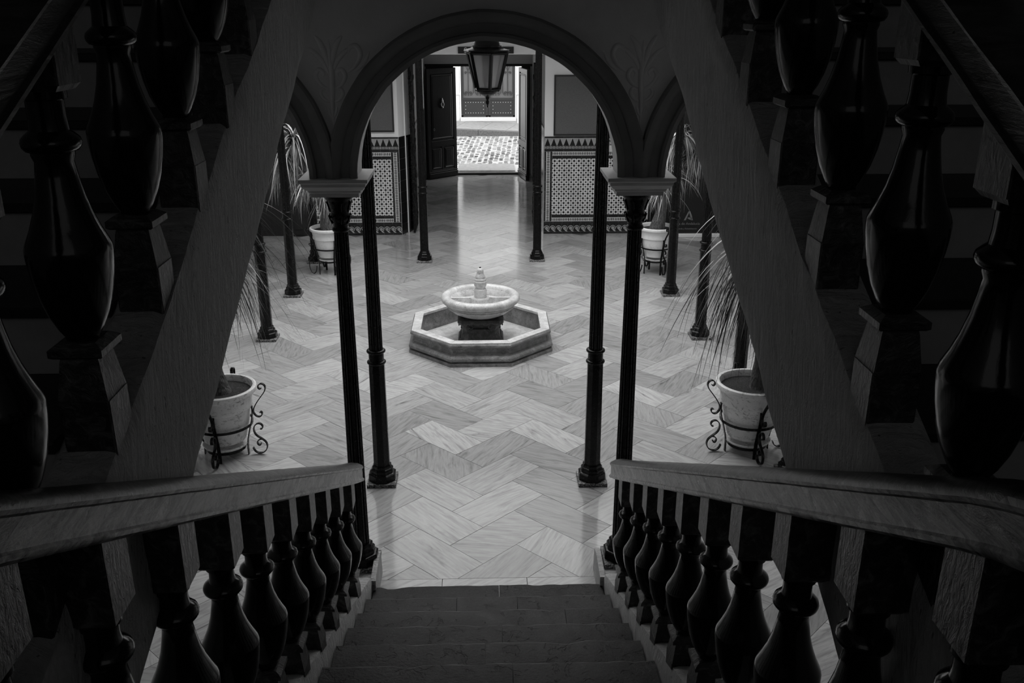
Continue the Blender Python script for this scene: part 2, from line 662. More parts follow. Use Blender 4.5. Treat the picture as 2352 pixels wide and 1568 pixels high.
def herringbone():
    w = 0.39
    ox, oy = -0.315, 8.84
    s2 = 1 / math.sqrt(2)
    bmh = bmesh.new()
    gap = 0.0011
    box(bmh, gap, 2 * w - gap, gap, w - gap, -0.010, 0.0)
    tiles = []
    for a in range(-60, 61):
        for b in range(-16, 17):
            i0, j0 = -a + 2 * b, a + 2 * b
            for kind, (i, j) in ((0, (i0, j0)), (1, (i0 + 2, j0))):
                # e1=(1,1)/sqrt2, e2=(1,-1)/sqrt2 ; kind 0 spans 2 along e1, kind 1 spans 2 along e2
                px = ox + (i + j) * w * s2
                py = oy + (i - j) * w * s2
                la, lb = (2, 1) if kind == 0 else (1, 2)
                pts = [(px + (u * la + v * lb) * w * s2, py + (u * la - v * lb) * w * s2) for u, v in ((0, 0), (1, 0), (1, 1), (0, 1))]
                cx = sum(p[0] for p in pts) / 4
                cy = sum(p[1] for p in pts) / 4
                if not (FX0 - 0.4 < cx < FX1 + 0.4 and FY0 - 0.4 < cy < FY1):
                    continue
                if cy > YB + 0.1 and not (-1.9 < cx < 1.6):
                    continue
                if abs(cx) < 0.86 and cy < 5.8:
                    continue
                tiles.append((cx, cy, kind))
    return tiles


def clip_tile(cx, cy, kind):
    """tile polygon in world, clipped to the floor area"""
    w = 0.39
    s2 = 1 / math.sqrt(2)
    g = 0.0019
    la, lb = (2 * w - 2 * g, w - 2 * g) if kind == 0 else (w - 2 * g, 2 * w - 2 * g)
    poly = [(cx + (u * la + v * lb) * s2, cy + (u * la - v * lb) * s2) for u, v in ((-.5, -.5), (.5, -.5), (.5, .5), (-.5, .5))]

    def cut(poly, f):
        out = []
        for i in range(len(poly)):
            p, q = poly[i], poly[(i + 1) % len(poly)]
            fp, fq = f(p), f(q)
            if fp >= 0:
                out.append(p)
            if (fp > 0) != (fq > 0) and abs(fp - fq) > 1e-9:
                t = fp / (fp - fq)
                out.append((p[0] + (q[0] - p[0]) * t, p[1] + (q[1] - p[1]) * t))
        return out
    x0, x1 = (FX0, FX1) if cy < YB + 0.05 else (-1.55, 1.32)
    y0 = 6.16 if abs(cx) < 1.2 else FY0
    for f in (lambda p: p[0] - x0, lambda p: x1 - p[0], lambda p: p[1] - y0, lambda p: (YD) - p[1]):
        poly = cut(poly, f)
        if len(poly) < 3:
            return None
    return poly


tl = []
for cx, cy, kind in herringbone():
    p = clip_tile(cx, cy, kind)
    if not p:
        continue
    zc = cy * math.cos(TH) + EYE * math.sin(TH)
    vis = abs(cx / zc) < 0.60 and cy > 5.6 and not (abs(cx) > 3.3 and cy < 12)
    size = 1 / zc ** 3 if vis else 0
    tl.append((size, cx, cy, p, kind))
tl.sort(key=lambda q: -q[0])


def poly_slab(bm, p, z0, z1):
    v0 = [bm.verts.new((a, b, z0)) for a, b in p]
    v1 = [bm.verts.new((a, b, z1)) for a, b in p]
    bm.faces.new(v0[::-1])
    bm.faces.new(v1)
    n = len(p)
    for i in range(n):
        j = (i + 1) % n
        bm.faces.new((v0[i], v0[j], v1[j], v1[i]))


for s, cx, cy, p, kind in tl[:296]:
    bm = bmesh.new()
    dz = random.uniform(-0.0006, 0.0006)
    poly_slab(bm, [(a - cx, b - cy) for a, b in p], -0.0099, dz)
    link('tile', bm, 'floor_b' if kind == 1 else 'floor_a', floor, loc=(cx, cy, 0))
bm = bmesh.new()
for s, cx, cy, p, kind in tl[296:]:
    n0 = len(bm.faces)
    poly_slab(bm, p, -0.0099, 0.0)
    bm.faces.ensure_lookup_table()
    for f in bm.faces[n0:]:
        f.material_index = kind
link('far_tiles', bm, ['floor_a', 'floor_b'], floor, kind='stuff')
# long border slabs at the foot of the stairs
for x0, x1 in ((-0.85, -0.36), (-0.355, 0.30), (0.305, 0.86)):
    link('border_slab', B(x0, x1, 5.9, 6.155, -0.0099, 0.001), 'floor_a', floor)


def wallbox(name, x0, x1, y0, y1, z0, z1, mat='white_paint'):
    return link(name, B(x0, x1, y0, y1, z0, z1), mat, kind='structure')


# shell of the stair hall
wallbox('wall_stair_left', -3.35, -3.1, -3.2, YA, -0.01, 7.6, 'wall_plaster')
wallbox('wall_stair_right', 3.1, 3.35, -3.2, YA, -0.01, 7.6, 'wall_plaster')
wallbox('wall_stair_back', -3.35, 3.35, -3.4, -3.2, -0.01, 7.6, 'wall_plaster')
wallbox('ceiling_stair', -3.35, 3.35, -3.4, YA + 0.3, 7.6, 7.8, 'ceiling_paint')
# shell of the patio
wallbox('wall_left', -5.4, -5.0, YA + 0.3, YB + 0.2, -0.01, 4.6)
wallbox('wall_right', 5.0, 5.4, YA + 0.3, YB + 0.2, -0.01, 4.6)
bm = bmesh.new()
box(bm, -5.4, 5.4, YA + 0.3, 7.62, 4.45, 4.6)
box(bm, -5.4, 5.4, 15.78, YB + 0.2, 4.45, 4.6)
box(bm, -5.4, -3.02, 7.62, 15.78, 4.45, 4.6)
box(bm, 3.02, 5.4, 7.62, 15.78, 4.45, 4.6)
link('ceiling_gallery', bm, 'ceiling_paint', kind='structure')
bm = bmesh.new()
box(bm, -3.2, 3.2, 7.45, 7.65, 4.6, 8.5)
box(bm, -3.2, 3.2, 15.75, 15.95, 4.6, 8.5)
box(bm, -3.2, -3.0, 7.65, 15.75, 4.6, 8.5)
box(bm, 3.0, 3.2, 7.65, 15.75, 4.6, 8.5)
link('wall_upper_patio', bm, 'white_paint', kind='structure')
wallbox('patio_sky_cover', -3.2, 3.2, 7.45, 15.95, 8.5, 8.6, 'ceiling_paint')  # opaque panel added above the skylight lamp to keep the sky out
# beams that the columns carry
bm = bmesh.new()
box(bm, -3.06, 3.06, 7.58, 7.78, 4.22, 4.45)
box(bm, -3.06, 3.06, 15.62, 15.82, 4.22, 4.45)
box(bm, -3.06, -2.86, 7.78, 15.62, 4.22, 4.45)
box(bm, 2.86, 3.06, 7.78, 15.62, 4.22, 4.45)
link('trim_1', bm, 'white_paint', kind='structure')


# ---- wall with the three arches
RI, RO = 0.855, 1.025
ZS = 3.165                     # arch centres
PITCH = 1.995
centres = [CX - PITCH, CX, CX + PITCH]


def arch_wall():
    bm = bmesh.new()
    N = 40
    pts = []
    top = 7.6
    left, right = -5.4, 5.4
    # polygon of the wall: outer border, underside following the arches
    path = [(left, -0.01), (CX - PITCH * 1.5 - 0.10, -0.01), (CX - PITCH * 1.5 - 0.10, ZS)]
    for c in centres:
        for i in range(N + 1):
            a = PI - PI * i / N
            path.append((c + RI * math.cos(a), ZS + RI * math.sin(a)))
    path += [(CX + PITCH * 1.5 + 0.10, ZS), (CX + PITCH * 1.5 + 0.10, -0.01), (right, -0.01)]
    # as vertical strips up to the top
    for y in (YA, YA + 0.30):
        v = [bm.verts.new((x, y, z)) for x, z in path]
        t = [bm.verts.new((x, y, top)) for x, z in path]
        pts.append((v, t))
    for v, t in pts:
        for i in range(len(path) - 1):
            if abs(path[i][0] - path[i + 1][0]) < 1e-5:
                continue
            bm.faces.new((v[i], v[i + 1], t[i + 1], t[i]))
    for i in range(len(path) - 1):
        bm.faces.new((pts[0][0][i], pts[0][0][i + 1], pts[1][0][i + 1], pts[1][0][i]))
    bmesh.ops.remove_doubles(bm, verts=bm.verts, dist=0.0005)
    return link('wall_arches', bm, 'wall_plaster', kind='structure')


wa = arch_wall()
# moulded archivolts: profile (radius, depth towards the stair)
prof = [(RI - 0.012, 0.0), (RI - 0.012, 0.022), (RI + 0.016, 0.036), (RI + 0.034, 0.030), (RI + 0.040, 0.014), (RI + 0.090, 0.016), (RI + 0.098, 0.030), (RI + 0.112, 0.040),
        (RI + 0.130, 0.052), (RI + 0.156, 0.056), (RO, 0.048), (RO + 0.004, 0.0)]
for ci, c in enumerate(centres):
    bm = bmesh.new()
    rings = []
    N = 56
    for i in range(N + 1):
        a = PI - PI * i / N
        wob = 0.004 * noise.noise(Vector((i * 0.35, ci * 5.0, 0)))
        ring = []
        for r, d in prof:
            x = c + (r + wob) * math.cos(a)
            z = ZS + (r + wob) * math.sin(a)
            # neighbours mitre on the column axis
            x = min(max(x, c - PITCH / 2), c + PITCH / 2)
            ring.append((x, YA - d, z))
        rings.append(ring)
    sweep(bm, rings, closed=True, cap=True)
    link('archivolt', bm, 'arch_paint', wa, smooth=True)
# pieces of arch foot (stilt) and moulded abacus over each free column
for sx in (-1, 1):
    cx = CX + sx * PITCH / 2
    bm = bmesh.new()
    steps = [(0.222, 0.0), (0.222, -0.022), (0.208, -0.030), (0.205, -0.050), (0.185, -0.072), (0.170, -0.080), (0.168, -0.092), (0.155, -0.100), (0.155, -0.125)]
    rings = []
    cyy = YA + 0.145
    for h, dz in steps:
        rings.append([(cx - h, cyy - h, ZS + dz), (cx + h, cyy - h, ZS + dz), (cx + h, cyy + h, ZS + dz), (cx - h, cyy + h, ZS + dz)])
    sweep(bm, rings)
    link('abacus', bm, 'abacus', wa)


# plaster relief in the two spandrels
def relief(cx, cz, flip, lean):
    bm = bmesh.new()

    def stroke(pts, w):
        n = len(pts)
        P = []
        for i in range(n - 1):
            a, b = pts[i], pts[i + 1]
            for k in range(4):
                t = k / 4
                P.append((a[0] + (b[0] - a[0]) * t, a[1] + (b[1] - a[1]) * t))
        P.append(pts[-1])
        # smooth
        for _ in range(3):
            P = [P[0]] + [((P[i - 1][0] + 2 * P[i][0] + P[i + 1][0]) / 4, (P[i - 1][1] + 2 * P[i][1] + P[i + 1][1]) / 4) for i in range(1, len(P) - 1)] + [P[-1]]
        m = len(P)
        rings = []
        for i, (u, v) in enumerate(P):
            rad = w * (0.25 + 0.75 * math.sin(PI * min(1, (i + 0.6) / m)) ** 0.7)
            t = (P[min(i + 1, m - 1)][0] - P[max(i - 1, 0)][0], P[min(i + 1, m - 1)][1] - P[max(i - 1, 0)][1])
            L = math.hypot(*t) or 1
            nx, nz = -t[1] / L, t[0] / L
            ring = []
            for k in range(7):
                a = PI * k / 6
                ring.append((cx + flip * (u + nx * rad * math.cos(a)), YA + 0.006 - 0.95 * rad * math.sin(a), cz + v + nz * rad * math.cos(a)))
            rings.append(ring)
        sweep(bm, rings, closed=True, cap=True)
    # stem, crown leaves and side volutes
    stroke([(0.00, -0.30), (0.0, -0.15), (0.012, 0.0), (0.0, 0.12), (0.0, 0.22)], 0.020)
    for s in (-1, 1):
        stroke([(0.0, 0.02), (s * 0.02, 0.12), (s * 0.05, 0.20), (s * 0.085, 0.24)], 0.020)
        stroke([(0.0, 0.0), (s * 0.05, 0.10), (s * 0.10, 0.15), (s * 0.14, 0.17)], 0.017)
        stroke([(0.0, -0.08), (s * 0.06, -0.06), (s * 0.10, 0.0), (s * 0.07, 0.05), (s * 0.035, 0.02), (s * 0.055, -0.01)], 0.016)
        stroke([(0.0, -0.16), (s * 0.04, -0.15), (s * 0.075, -0.11), (s * 0.06, -0.07), (s * 0.03, -0.085)], 0.014)
        stroke([(0.0, -0.26), (s * 0.022, -0.22), (s * 0.03, -0.18)], 0.012)
    stroke([(0.10, 0.02), (0.16, 0.06), (0.20, 0.13), (0.17, 0.19), (0.12, 0.17), (0.12, 0.13)], 0.018)
    stroke([(0.16, 0.03), (0.22, 0.08), (0.25, 0.15)], 0.014)
    link('leaf_relief', bm, 'wall_plaster', wa, smooth=True)


relief(CX - PITCH / 2 + 0.02, 3.80, 1, 0)
relief(CX + PITCH / 2 - 0.02, 3.80, -1, 0)
# cracks / scuffs are in the plaster bump


# ================================================================== STAIRS
def string_mesh(x0, x1, ya, yb, top, bot, seed, n=90, m=10, amp=0.008):
    """a plastered sloping string between x0 (seen face) and x1, wavy by hand"""
    bm = bmesh.new()
    rings = []
    rad = 0.02
    for i in range(n + 1):
        y = ya + (yb - ya) * i / n
        zt, zb = top(y), bot(y)
        ring = []
        # seen face from bottom to top, then over the top, down the back
        for k in range(m + 1):
            t = k / m
            z = zb + (zt - zb) * t
            nz = noise.noise(Vector((seed, y * 2.3, z * 2.3))) * amp + noise.noise(Vector((seed, y * 9, z * 6))) * amp * 0.35
            inset = 0.0
            if k == 0 or k == m:
                inset = rad * 0.6
            ring.append((x0 + math.copysign(inset + nz, x1 - x0), y, z + (noise.noise(Vector((seed + 9, y * 4, k))) * amp if k in (0, m) else 0)))
        dx = math.copysign(rad, x1 - x0)
        w1 = noise.noise(Vector((seed + 3, y * 5, 1))) * amp * 1.2
        ring.append((x0 + dx * 2, y, zt + 0.006 + w1))
        ring.append((x1 - dx, y, zt + 0.004 + w1))
        ring.append((x1, y, zt - 0.01))
        ring.append((x1, y, zb))
        rings.append(ring)
    sweep(bm, rings)
    return bm


def low_noseY(n):
    return 5.49 - 0.397 * (n - 2)


def low_z(n):
    return 0.13 + 0.18 * (n - 1)


LAND = low_z(14)               # landing level 2.47
low_string = lambda y: 2.845 - 0.448 * y
stair = empty('stone_staircase', (0, 5.9, 0), 'central flight of worn dark stone steps between white plastered strings', 'staircase')


def W(o, parent):
    """keep world coordinates when the parent is an empty away from the origin"""
    o.parent = parent
    o.matrix_parent_inverse = Matrix.Translation(parent.location).inverted()
    return o


def slab(x0, x1, y0, y1, z0, z1, seed, bev=0.016):
    bm = bmesh.new()
    nx = max(4, int((x1 - x0) / 0.05))
    rings = []
    prof_ = [(y1, z1 - bev), (y1 - bev * 0.4, z1 - bev * 0.35), (y1 - bev, z1), ((y0 + y1) / 2, z1), (y0, z1), (y0, z0), (y1 - 0.035, z0), (y1 - 0.035, z1 - 0.055), (y1, z1 - 0.045)]
    for i in range(nx + 1):
        x = x0 + (x1 - x0) * i / nx
        ring = []
        for k, (y, z) in enumerate(prof_):
            a = 0.010 if k in (0, 1, 2, 8) else 0.003
            chip = max(0.0, noise.noise(Vector((x * 6, seed * 3.1, 2))) - 0.25) * 0.05 if k in (0, 1, 2) else 0
            ring.append((x, y + noise.noise(Vector((x * 8, seed, k * 0.2))) * a * (1 if k < 3 or k == 8 else 0) - chip, z + noise.noise(Vector((x * 7, seed + 5, k * 0.3))) * (0.003 if k in (2, 3, 4) else 0)))
        rings.append(ring)
    n_ = len(prof_)
    rr = sweep(bm, rings)
    worn = {id(v) for ring in rr for v in (ring[0], ring[1], ring[2])}
    for f in bm.faces:
        if len(f.verts) == 4 and all(id(v) in worn for v in f.verts):
            f.material_index = 1
    return bm


joints = {1: [0.08], 2: [-0.22, 0.20], 3: [0.5], 4: [0.08], 5: [-0.02], 6: [0.12], 7: [-0.3], 8: [0.2], 9: [0.0], 10: [0.3], 11: [-0.1], 12: [0.2], 13: [0.0]}
for n in range(1, 14):
    yn = low_noseY(n)
    z1 = low_z(n)
    xs = [-0.855] + joints[n] + [0.855]
    for a, b in zip(xs, xs[1:]):
        y0 = low_noseY(n + 1) - 0.03
        bm = slab(a + 0.0015, b - 0.0015, y0, yn, z1 - 0.18, z1, n + a)
        W(link('step_slab', bm, ['stair_stone', 'nosing'], None, smooth=True), stair)
# solid mass below the steps
bm = bmesh.new()
prism(bm, [(5.70, -0.005), (5.70, 0.01), (0.74, 2.28), (0.74, 1.9), (4.9, -0.005)], 'x', -0.85, 0.85)
W(link('stair_core', bm, 'stair_stone'), stair)
for sx in (-1, 1):
    bm = string_mesh(sx * 0.862, sx * 1.03, 0.75, 5.86, low_string, lambda y: max(-0.005, low_string(y) - 0.55), 11 + sx, m=8, amp=0.005)
    W(link('stair_string', bm, 'rough_plaster', smooth=True), stair)
    # plastered plinth that ends the string and carries the arcade column
    bm = bmesh.new()
    xa, xb = sorted((sx * 0.862 + CX * 0.3, sx * 1.17 + CX))
    box(bm, xa, xb, 5.86, 6.32, -0.005, 0.125, 0.006)
    box(bm, xa + 0.012, xb - 0.012, 5.90, 6.30, 0.125, 0.165, 0.006)
    W(link('string_plinth', bm, 'rough_plaster'), stair)
    bm = bmesh.new()
    prism(bm, [(5.84, -0.004), (6.26, -0.004), (6.26, 0.02), (6.22, 0.22), (6.10, 0.245), (5.84, 0.21)], 'x', *sorted((sx * 0.835, sx * 0.872)))
    W(link('string_end', bm, 'rough_plaster'), stair)

land = link('landing', B(-3.1, 3.1, -3.2, 0.745, LAND - 0.22, LAND, 0.008), 'stair_stone')
land['kind'] = 'structure'


# ---- upper flights
def up_top(sx):
    return (lambda y: 2.038 + 0.484 * y) if sx < 0 else (lambda y: 2.055 + 0.500 * y)


def up_bot(sx):
    return (lambda y: 1.361 + 0.5 * y) if sx < 0 else (lambda y: 1.361 + 0.5 * y)


XU = {-1: -0.96, 1: 1.0}


def up_nose(k):
    return 0.82 + 0.467 * k, LAND + 0.222 * k


for sx, side in ((-1, 'left'), (1, 'right')):
    x0 = XU[sx]
    st = empty('upper_staircase', (sx * 2, 0.8, LAND),
               ('upper flight climbing on the left side behind black balusters, rough plaster string' if sx < 0 else
                'upper flight climbing on the right side behind black balusters, rough plaster string'), 'staircase')
    bm = string_mesh(x0, x0 + sx * 0.17, 0.55, YA - 0.004, up_top(sx), up_bot(sx), 31 + sx * 7, n=120, m=14, amp=0.012)
    W(link('stair_string', bm, 'rough_plaster', smooth=True), st)
    bm = bmesh.new()
    f = up_bot(sx)
    prism(bm, [(0.75, f(0.75)), (YA - 0.004, f(YA)), (YA - 0.004, f(YA) + 0.16), (0.75, f(0.75) + 0.16)], 'x', *sorted((x0 + sx * 0.165, sx * 3.1)))
    W(link('soffit', bm, 'rough_plaster'), st)
    xa, xb = sorted((x0 + sx * 0.165, sx * 3.095))
    for k in range(1, 11):
        y, z = up_nose(k)
        y2 = y + 0.467 if k < 10 else YA - 0.004
        W(link('tread', B(xa, xb, y - 0.025, y2, z - 0.035, z, 0.006), 'upper_tread'), st)
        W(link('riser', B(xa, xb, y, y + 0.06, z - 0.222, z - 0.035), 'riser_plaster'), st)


# ================================================================== BALUSTRADES
# turned profile between foot plate (A), ridge (Bq), ring (Cq) and top block (D), all as fractions of the length
KIND_LOW = (0.200, 0.455, 0.695, 0.800)
KIND_UP = (0.262, 0.500, 0.748, 0.870)


def shaft_profile(k):
    A, Q, C_, D = k
    low = [(0.040, 0.0), (0.044, 0.05), (0.056, 0.13), (0.074, 0.30), (0.088, 0.50), (0.097, 0.70), (0.1015, 0.86), (0.1025, 0.95), (0.1020, 1.0)]
    up = [(0.0975, 0.06), (0.083, 0.20), (0.069, 0.37), (0.057, 0.57), (0.049, 0.78), (0.0445, 0.93)]
    pr = [(r, A + (Q - A) * t) for r, t in low] + [(r, Q + (C_ - 0.025 - Q) * t) for r, t in up]
    pr += [(0.050, C_ - 0.026), (0.050, C_ - 0.018), (0.060, C_ - 0.015), (0.067, C_ - 0.006), (0.069, C_ + 0.004), (0.066, C_ + 0.014), (0.056, C_ + 0.024), (0.046, C_ + 0.032)]
    pr += [(0.043, C_ + 0.5 * (D - C_)), (0.043, D - 0.022), (0.052, D - 0.018), (0.052, D + 0.004)]
    return pr


def blk(bm, cx, cy, h, z0f, z1f, ch=0.0):
    """square block whose bottom/top follow functions of y"""
    v = []
    for x, y in ((cx - h, cy - h), (cx + h, cy - h), (cx + h, cy + h), (cx - h, cy + h)):
        v.append((bm.verts.new((x, y, z0f(y))), bm.verts.new((x, y, z1f(y)))))
    bm.faces.new([a for a, b in v][::-1])
    bm.faces.new([b for a, b in v])
    for i in range(4):
        j = (i + 1) % 4
        bm.faces.new((v[i][0], v[j][0], v[j][1], v[i][1]))
    if ch:
        es = [e for e in bm.edges if abs(e.verts[0].co.x - e.verts[1].co.x) < 1e-6 and abs(e.verts[0].co.y - e.verts[1].co.y) < 1e-6]
        bmesh.ops.bevel(bm, geom=es, offset=ch, segments=1, affect='EDGES')


shaft_cache = {}


def baluster(parent, x, y, zb, zt, slope_b, slope_t, kind):
    """zb / zt: string top and rail underside at the baluster's axis"""
    L = zt - zb
    A, Q, C_, D = kind
    key = (round(L, 2), kind)
    if key not in shaft_cache:
        bm = bmesh.new()
        lathe(bm, [(r, z * L) for r, z in shaft_profile(kind)], 32)
        o = link('baluster', bm, 'lacquer', smooth=True)
        shaft_cache[key] = o.data
    else:
        o = linkme('baluster', shaft_cache[key])
    o.location = (x, y, zb)
    o.parent = parent
    o.matrix_parent_inverse = Matrix.Translation(parent.location).inverted()
    # foot block: cut to the slope of the string below, hipped towards the plate above
    h = 0.066
    bm = bmesh.new()
    zs = (A - 0.150) * L
    blk(bm, 0, 0, h, lambda yy: slope_b * yy - 0.012, lambda yy: zs, 0.005)
    sq_ = lambda q, z: [(-q, -q, z), (q, -q, z), (q, q, z), (-q, q, z)]
    sweep(bm, [sq_(h - 0.002, zs), sq_(0.050, (A - 0.05) * L), sq_(0.046, (A - 0.035) * L)])
    sweep(bm, [sq_(0.060, (A - 0.036) * L), sq_(0.068, (A - 0.030) * L), sq_(0.068, (A - 0.012) * L), sq_(0.060, (A - 0.006) * L), sq_(0.046, (A + 0.003) * L)])
    link('foot_block', bm, 'worn', o)
    bm = bmesh.new()
    h2 = 0.068
    blk(bm, 0, 0, h2, lambda yy: (D + 0.014) * L, lambda yy: L + slope_t * yy + 0.012, 0.004)
    sweep(bm, [sq_(0.054, D * L), sq_(h2 - 0.001, (D + 0.016) * L)])
    link('top_block', bm, 'worn', o)
    return o


def handrail(path, w=0.16):
    """path: list of (x, y, z) of the rail's underside centre; vertical cross-sections"""
    sec = [(-0.5, 0.000), (-0.54, 0.008), (-0.54, 0.020), (-0.48, 0.026), (-0.47, 0.032), (-0.47, 0.094), (-0.52, 0.100), (-0.53, 0.110), (-0.47, 0.122), (-0.28, 0.138), (0.0, 0.144),
           (0.28, 0.138), (0.47, 0.122), (0.53, 0.110), (0.52, 0.100), (0.47, 0.094), (0.47, 0.032), (0.48, 0.026), (0.54, 0.020), (0.54, 0.008), (0.5, 0.0)]
    bm = bmesh.new()
    rings = []
    n = len(path)
    for i, p in enumerate(path):
        a = Vector(path[max(i - 1, 0)])
        b = Vector(path[min(i + 1, n - 1)])
        t = (b - a)
        t.z = 0
        t.normalize()
        s = Vector((t.y, -t.x, 0))
        ring = []
        for k, (u, v) in enumerate(sec):
            q = Vector(p) + s * (u * w)
            wob = 0.0018 * noise.noise(Vector((p[0] * 3 + k * 0.7, p[1] * 9, p[2] * 9)))
            ring.append((q.x + s.x * wob, q.y, q.z + v + wob))
        rings.append(ring)
    sweep(bm, rings)
    return bm


LOWY = [5.30, 4.87, 4.46, 4.05, 3.64, 3.22, 2.79, 2.34, 1.88, 1.42]
lowrail = lambda y: 3.99 - 0.505 * y
for sx, side in ((-1, 'left'), (1, 'right')):
    root = empty('balustrade', (sx * 0.94, 5.3, 0.4),
                 ('black wooden balustrade on the left string of the central flight down to the patio' if sx < 0 else
                  'black wooden balustrade on the right string of the central flight down to the patio'), 'balustrade', 'stair balustrades')
    xc = sx * 0.935
    for y in LOWY:
        baluster(root, xc, y, low_string(y), lowrail(y), -0.448, -0.505, KIND_LOW)
    path = []
    ys = [0.95 + 0.0955 * i for i in range(0, 51)]
    for y in ys:
        z = lowrail(y)
        if y > 5.2:
            t = (y - 5.2)
            z += 0.03 * t * t
        if y < 1.45:
            t = 1.45 - y
            z -= 0.35 * t * t
        path.append((xc, y, z))
    bm = handrail(path, 0.150)
    bm.normal_update()
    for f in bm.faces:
        # sides coloured lighter for light reflected from the patio, crown left dark
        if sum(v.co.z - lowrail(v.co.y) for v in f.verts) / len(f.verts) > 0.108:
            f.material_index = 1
    W(link('handrail', bm, ['rail_lit', 'rail'], smooth=True), root)

UPK = [1.80 + 0.467 * i for i in range(-2, 9)]
for sx, side in ((-1, 'left'), (1, 'right')):
    root = empty('balustrade', (sx * 1.03, 1.3, 2.7),
                 ('big dark balustrade rising along the left edge, rail in the top left corner' if sx < 0 else
                  'big dark balustrade rising along the right edge, rail in the top right corner'), 'balustrade', 'stair balustrades')
    xc = XU[sx] + sx * 0.075
    ft = up_top(sx)
    uprail = lambda y: ft(y) + 1.015
    for y in UPK:
        baluster(root, xc, y, ft(y), uprail(y), 0.49, 0.49, KIND_UP)
    path = [(xc, 0.85 + 0.1 * i, uprail(0.85 + 0.1 * i)) for i in range(0, 52)]
    bm = handrail(path, 0.165)
    W(link('handrail', bm, 'rail', smooth=True), root)
    # newel where the two rails meet on the landing
    nz = 3.98
    bm = B(sx * 0.98 - 0.075, sx * 0.98 + 0.075, 0.62, 0.77, LAND, nz, 0.008)
    box(bm, sx * 0.98 - 0.095, sx * 0.98 + 0.095, 0.60, 0.79, nz, nz + 0.05, 0.006)
    W(link('newel', bm, 'lacquer'), root)


# ================================================================== IRON COLUMNS
def oct_ring(h, z, r8=0.4142):
    k = h * r8
    return [(-k, -h, z), (k, -h, z), (h, -k, z), (h, k, z), (k, h, z), (-k, h, z), (-h, k, z), (-h, -k, z)]


def column_parts(root, top, rs=0.062, rl=0.072, collar=1.20, z0=0.0, fluted_low=False, cap=True, taper=0.86):
    # ragged square plinth
    bm = B(-0.135, 0.135, -0.135, 0.135, 0.0, 0.035, 0.004)
    link('plinth', bm, 'plinth', root)
    bm = bmesh.new()
    sweep(bm, [oct_ring(h, z) for h, z in ((0.122, 0.034), (0.122, 0.100), (0.112, 0.108), (0.100, 0.112), (0.100, 0.140), (0.092, 0.152), (0.084, 0.158), (0.084, 0.178), (rl + 0.004, 0.190))])
    link('column_base', bm, 'iron', root)
    if not fluted_low:
        bm = bmesh.new()
        sweep(bm, [oct_ring(rl, 0.18), oct_ring(rl * 0.94, collar)])
        link('lower_shaft', bm, 'iron', root)
        bm = bmesh.new()
        pr = []
        for zc in (collar + 0.01, collar + 0.115):
            for k in range(7):
                a = -PI / 2 + PI * k / 6
                pr.append((rs + 0.006 + 0.018 * math.cos(a), zc + 0.016 * math.sin(a)))
        lathe(bm, pr, 24)
        link('collar', bm, 'iron', root, smooth=True)
        zf = collar + 0.1
    else:
        zf = 0.18
    bm = bmesh.new()
    seg = 64

    def rf(r, z, i):
        return r * (1 - 0.09 * (0.5 + 0.5 * math.cos(2 * PI * i * 16 / seg)))
    lathe(bm, [(rs, zf), (rs * taper, top - 0.24)], seg, radf=rf)
    link('fluted_shaft', bm, 'iron', root, smooth=False)
    if cap:
        bm = bmesh.new()
        rt = rs * taper
        pr = [(rt, -0.26), (rt + 0.010, -0.252), (rt + 0.013, -0.243), (rt + 0.008, -0.232), (rt + 0.002, -0.225), (rt + 0.004, -0.195), (rt + 0.012, -0.180), (rt + 0.020, -0.172), (rt + 0.022, -0.160), (rt + 0.016, -0.150),
              (rt + 0.014, -0.130), (rt + 0.018, -0.100), (rt + 0.028, -0.070), (rt + 0.034, -0.050), (rt + 0.036, -0.042), (rt + 0.048, -0.030), (rt + 0.052, -0.016), (rt + 0.052, 0.0)]
        lathe(bm, [(r, top + z) for r, z in pr], 28)
        for k in range(8):
            a = 2 * PI * (k + 0.5) / 8
            tube(bm, [((rt + d) * math.cos(a), (rt + d) * math.sin(a), top + z) for d, z in ((0.004, -0.20), (0.018, -0.165), (0.026, -0.145), (0.022, -0.135))], [0.010, 0.011, 0.008, 0.004], 6)
            tube(bm, [((rt + d) * math.cos(a), (rt + d) * math.sin(a), top + z) for d, z in ((0.014, -0.12), (0.026, -0.075), (0.040, -0.050))], [0.008, 0.009, 0.005], 6)
        link('capital', bm, 'iron', root, smooth=True)


def column(x, y, label, z0=0.0, top=4.22, **kw):
    root = empty('iron_column', (x, y, z0), label, 'column', 'black cast iron columns', kind='thing')
    column_parts(root, top - z0, **kw)
    return root


column(CX - PITCH / 2, YA + 0.145, 'fluted black column carrying the arch, beside the end of the left handrail', 0.165, ZS - 0.125, rs=0.064, rl=0.066, fluted_low=True, taper=0.76)
column(CX + PITCH / 2, YA + 0.145, 'fluted black column carrying the arch, beside the end of the right handrail', 0.165, ZS - 0.125, rs=0.064, rl=0.066, fluted_low=True, taper=0.76)
first = column(-0.985, 7.76, 'black iron column with double ring standing free on the floor left of the fountain')


def another(x, y, label):
    c = copy_tree(first)
    c.location = (x, y, 0)
    c['label'] = label
    return c


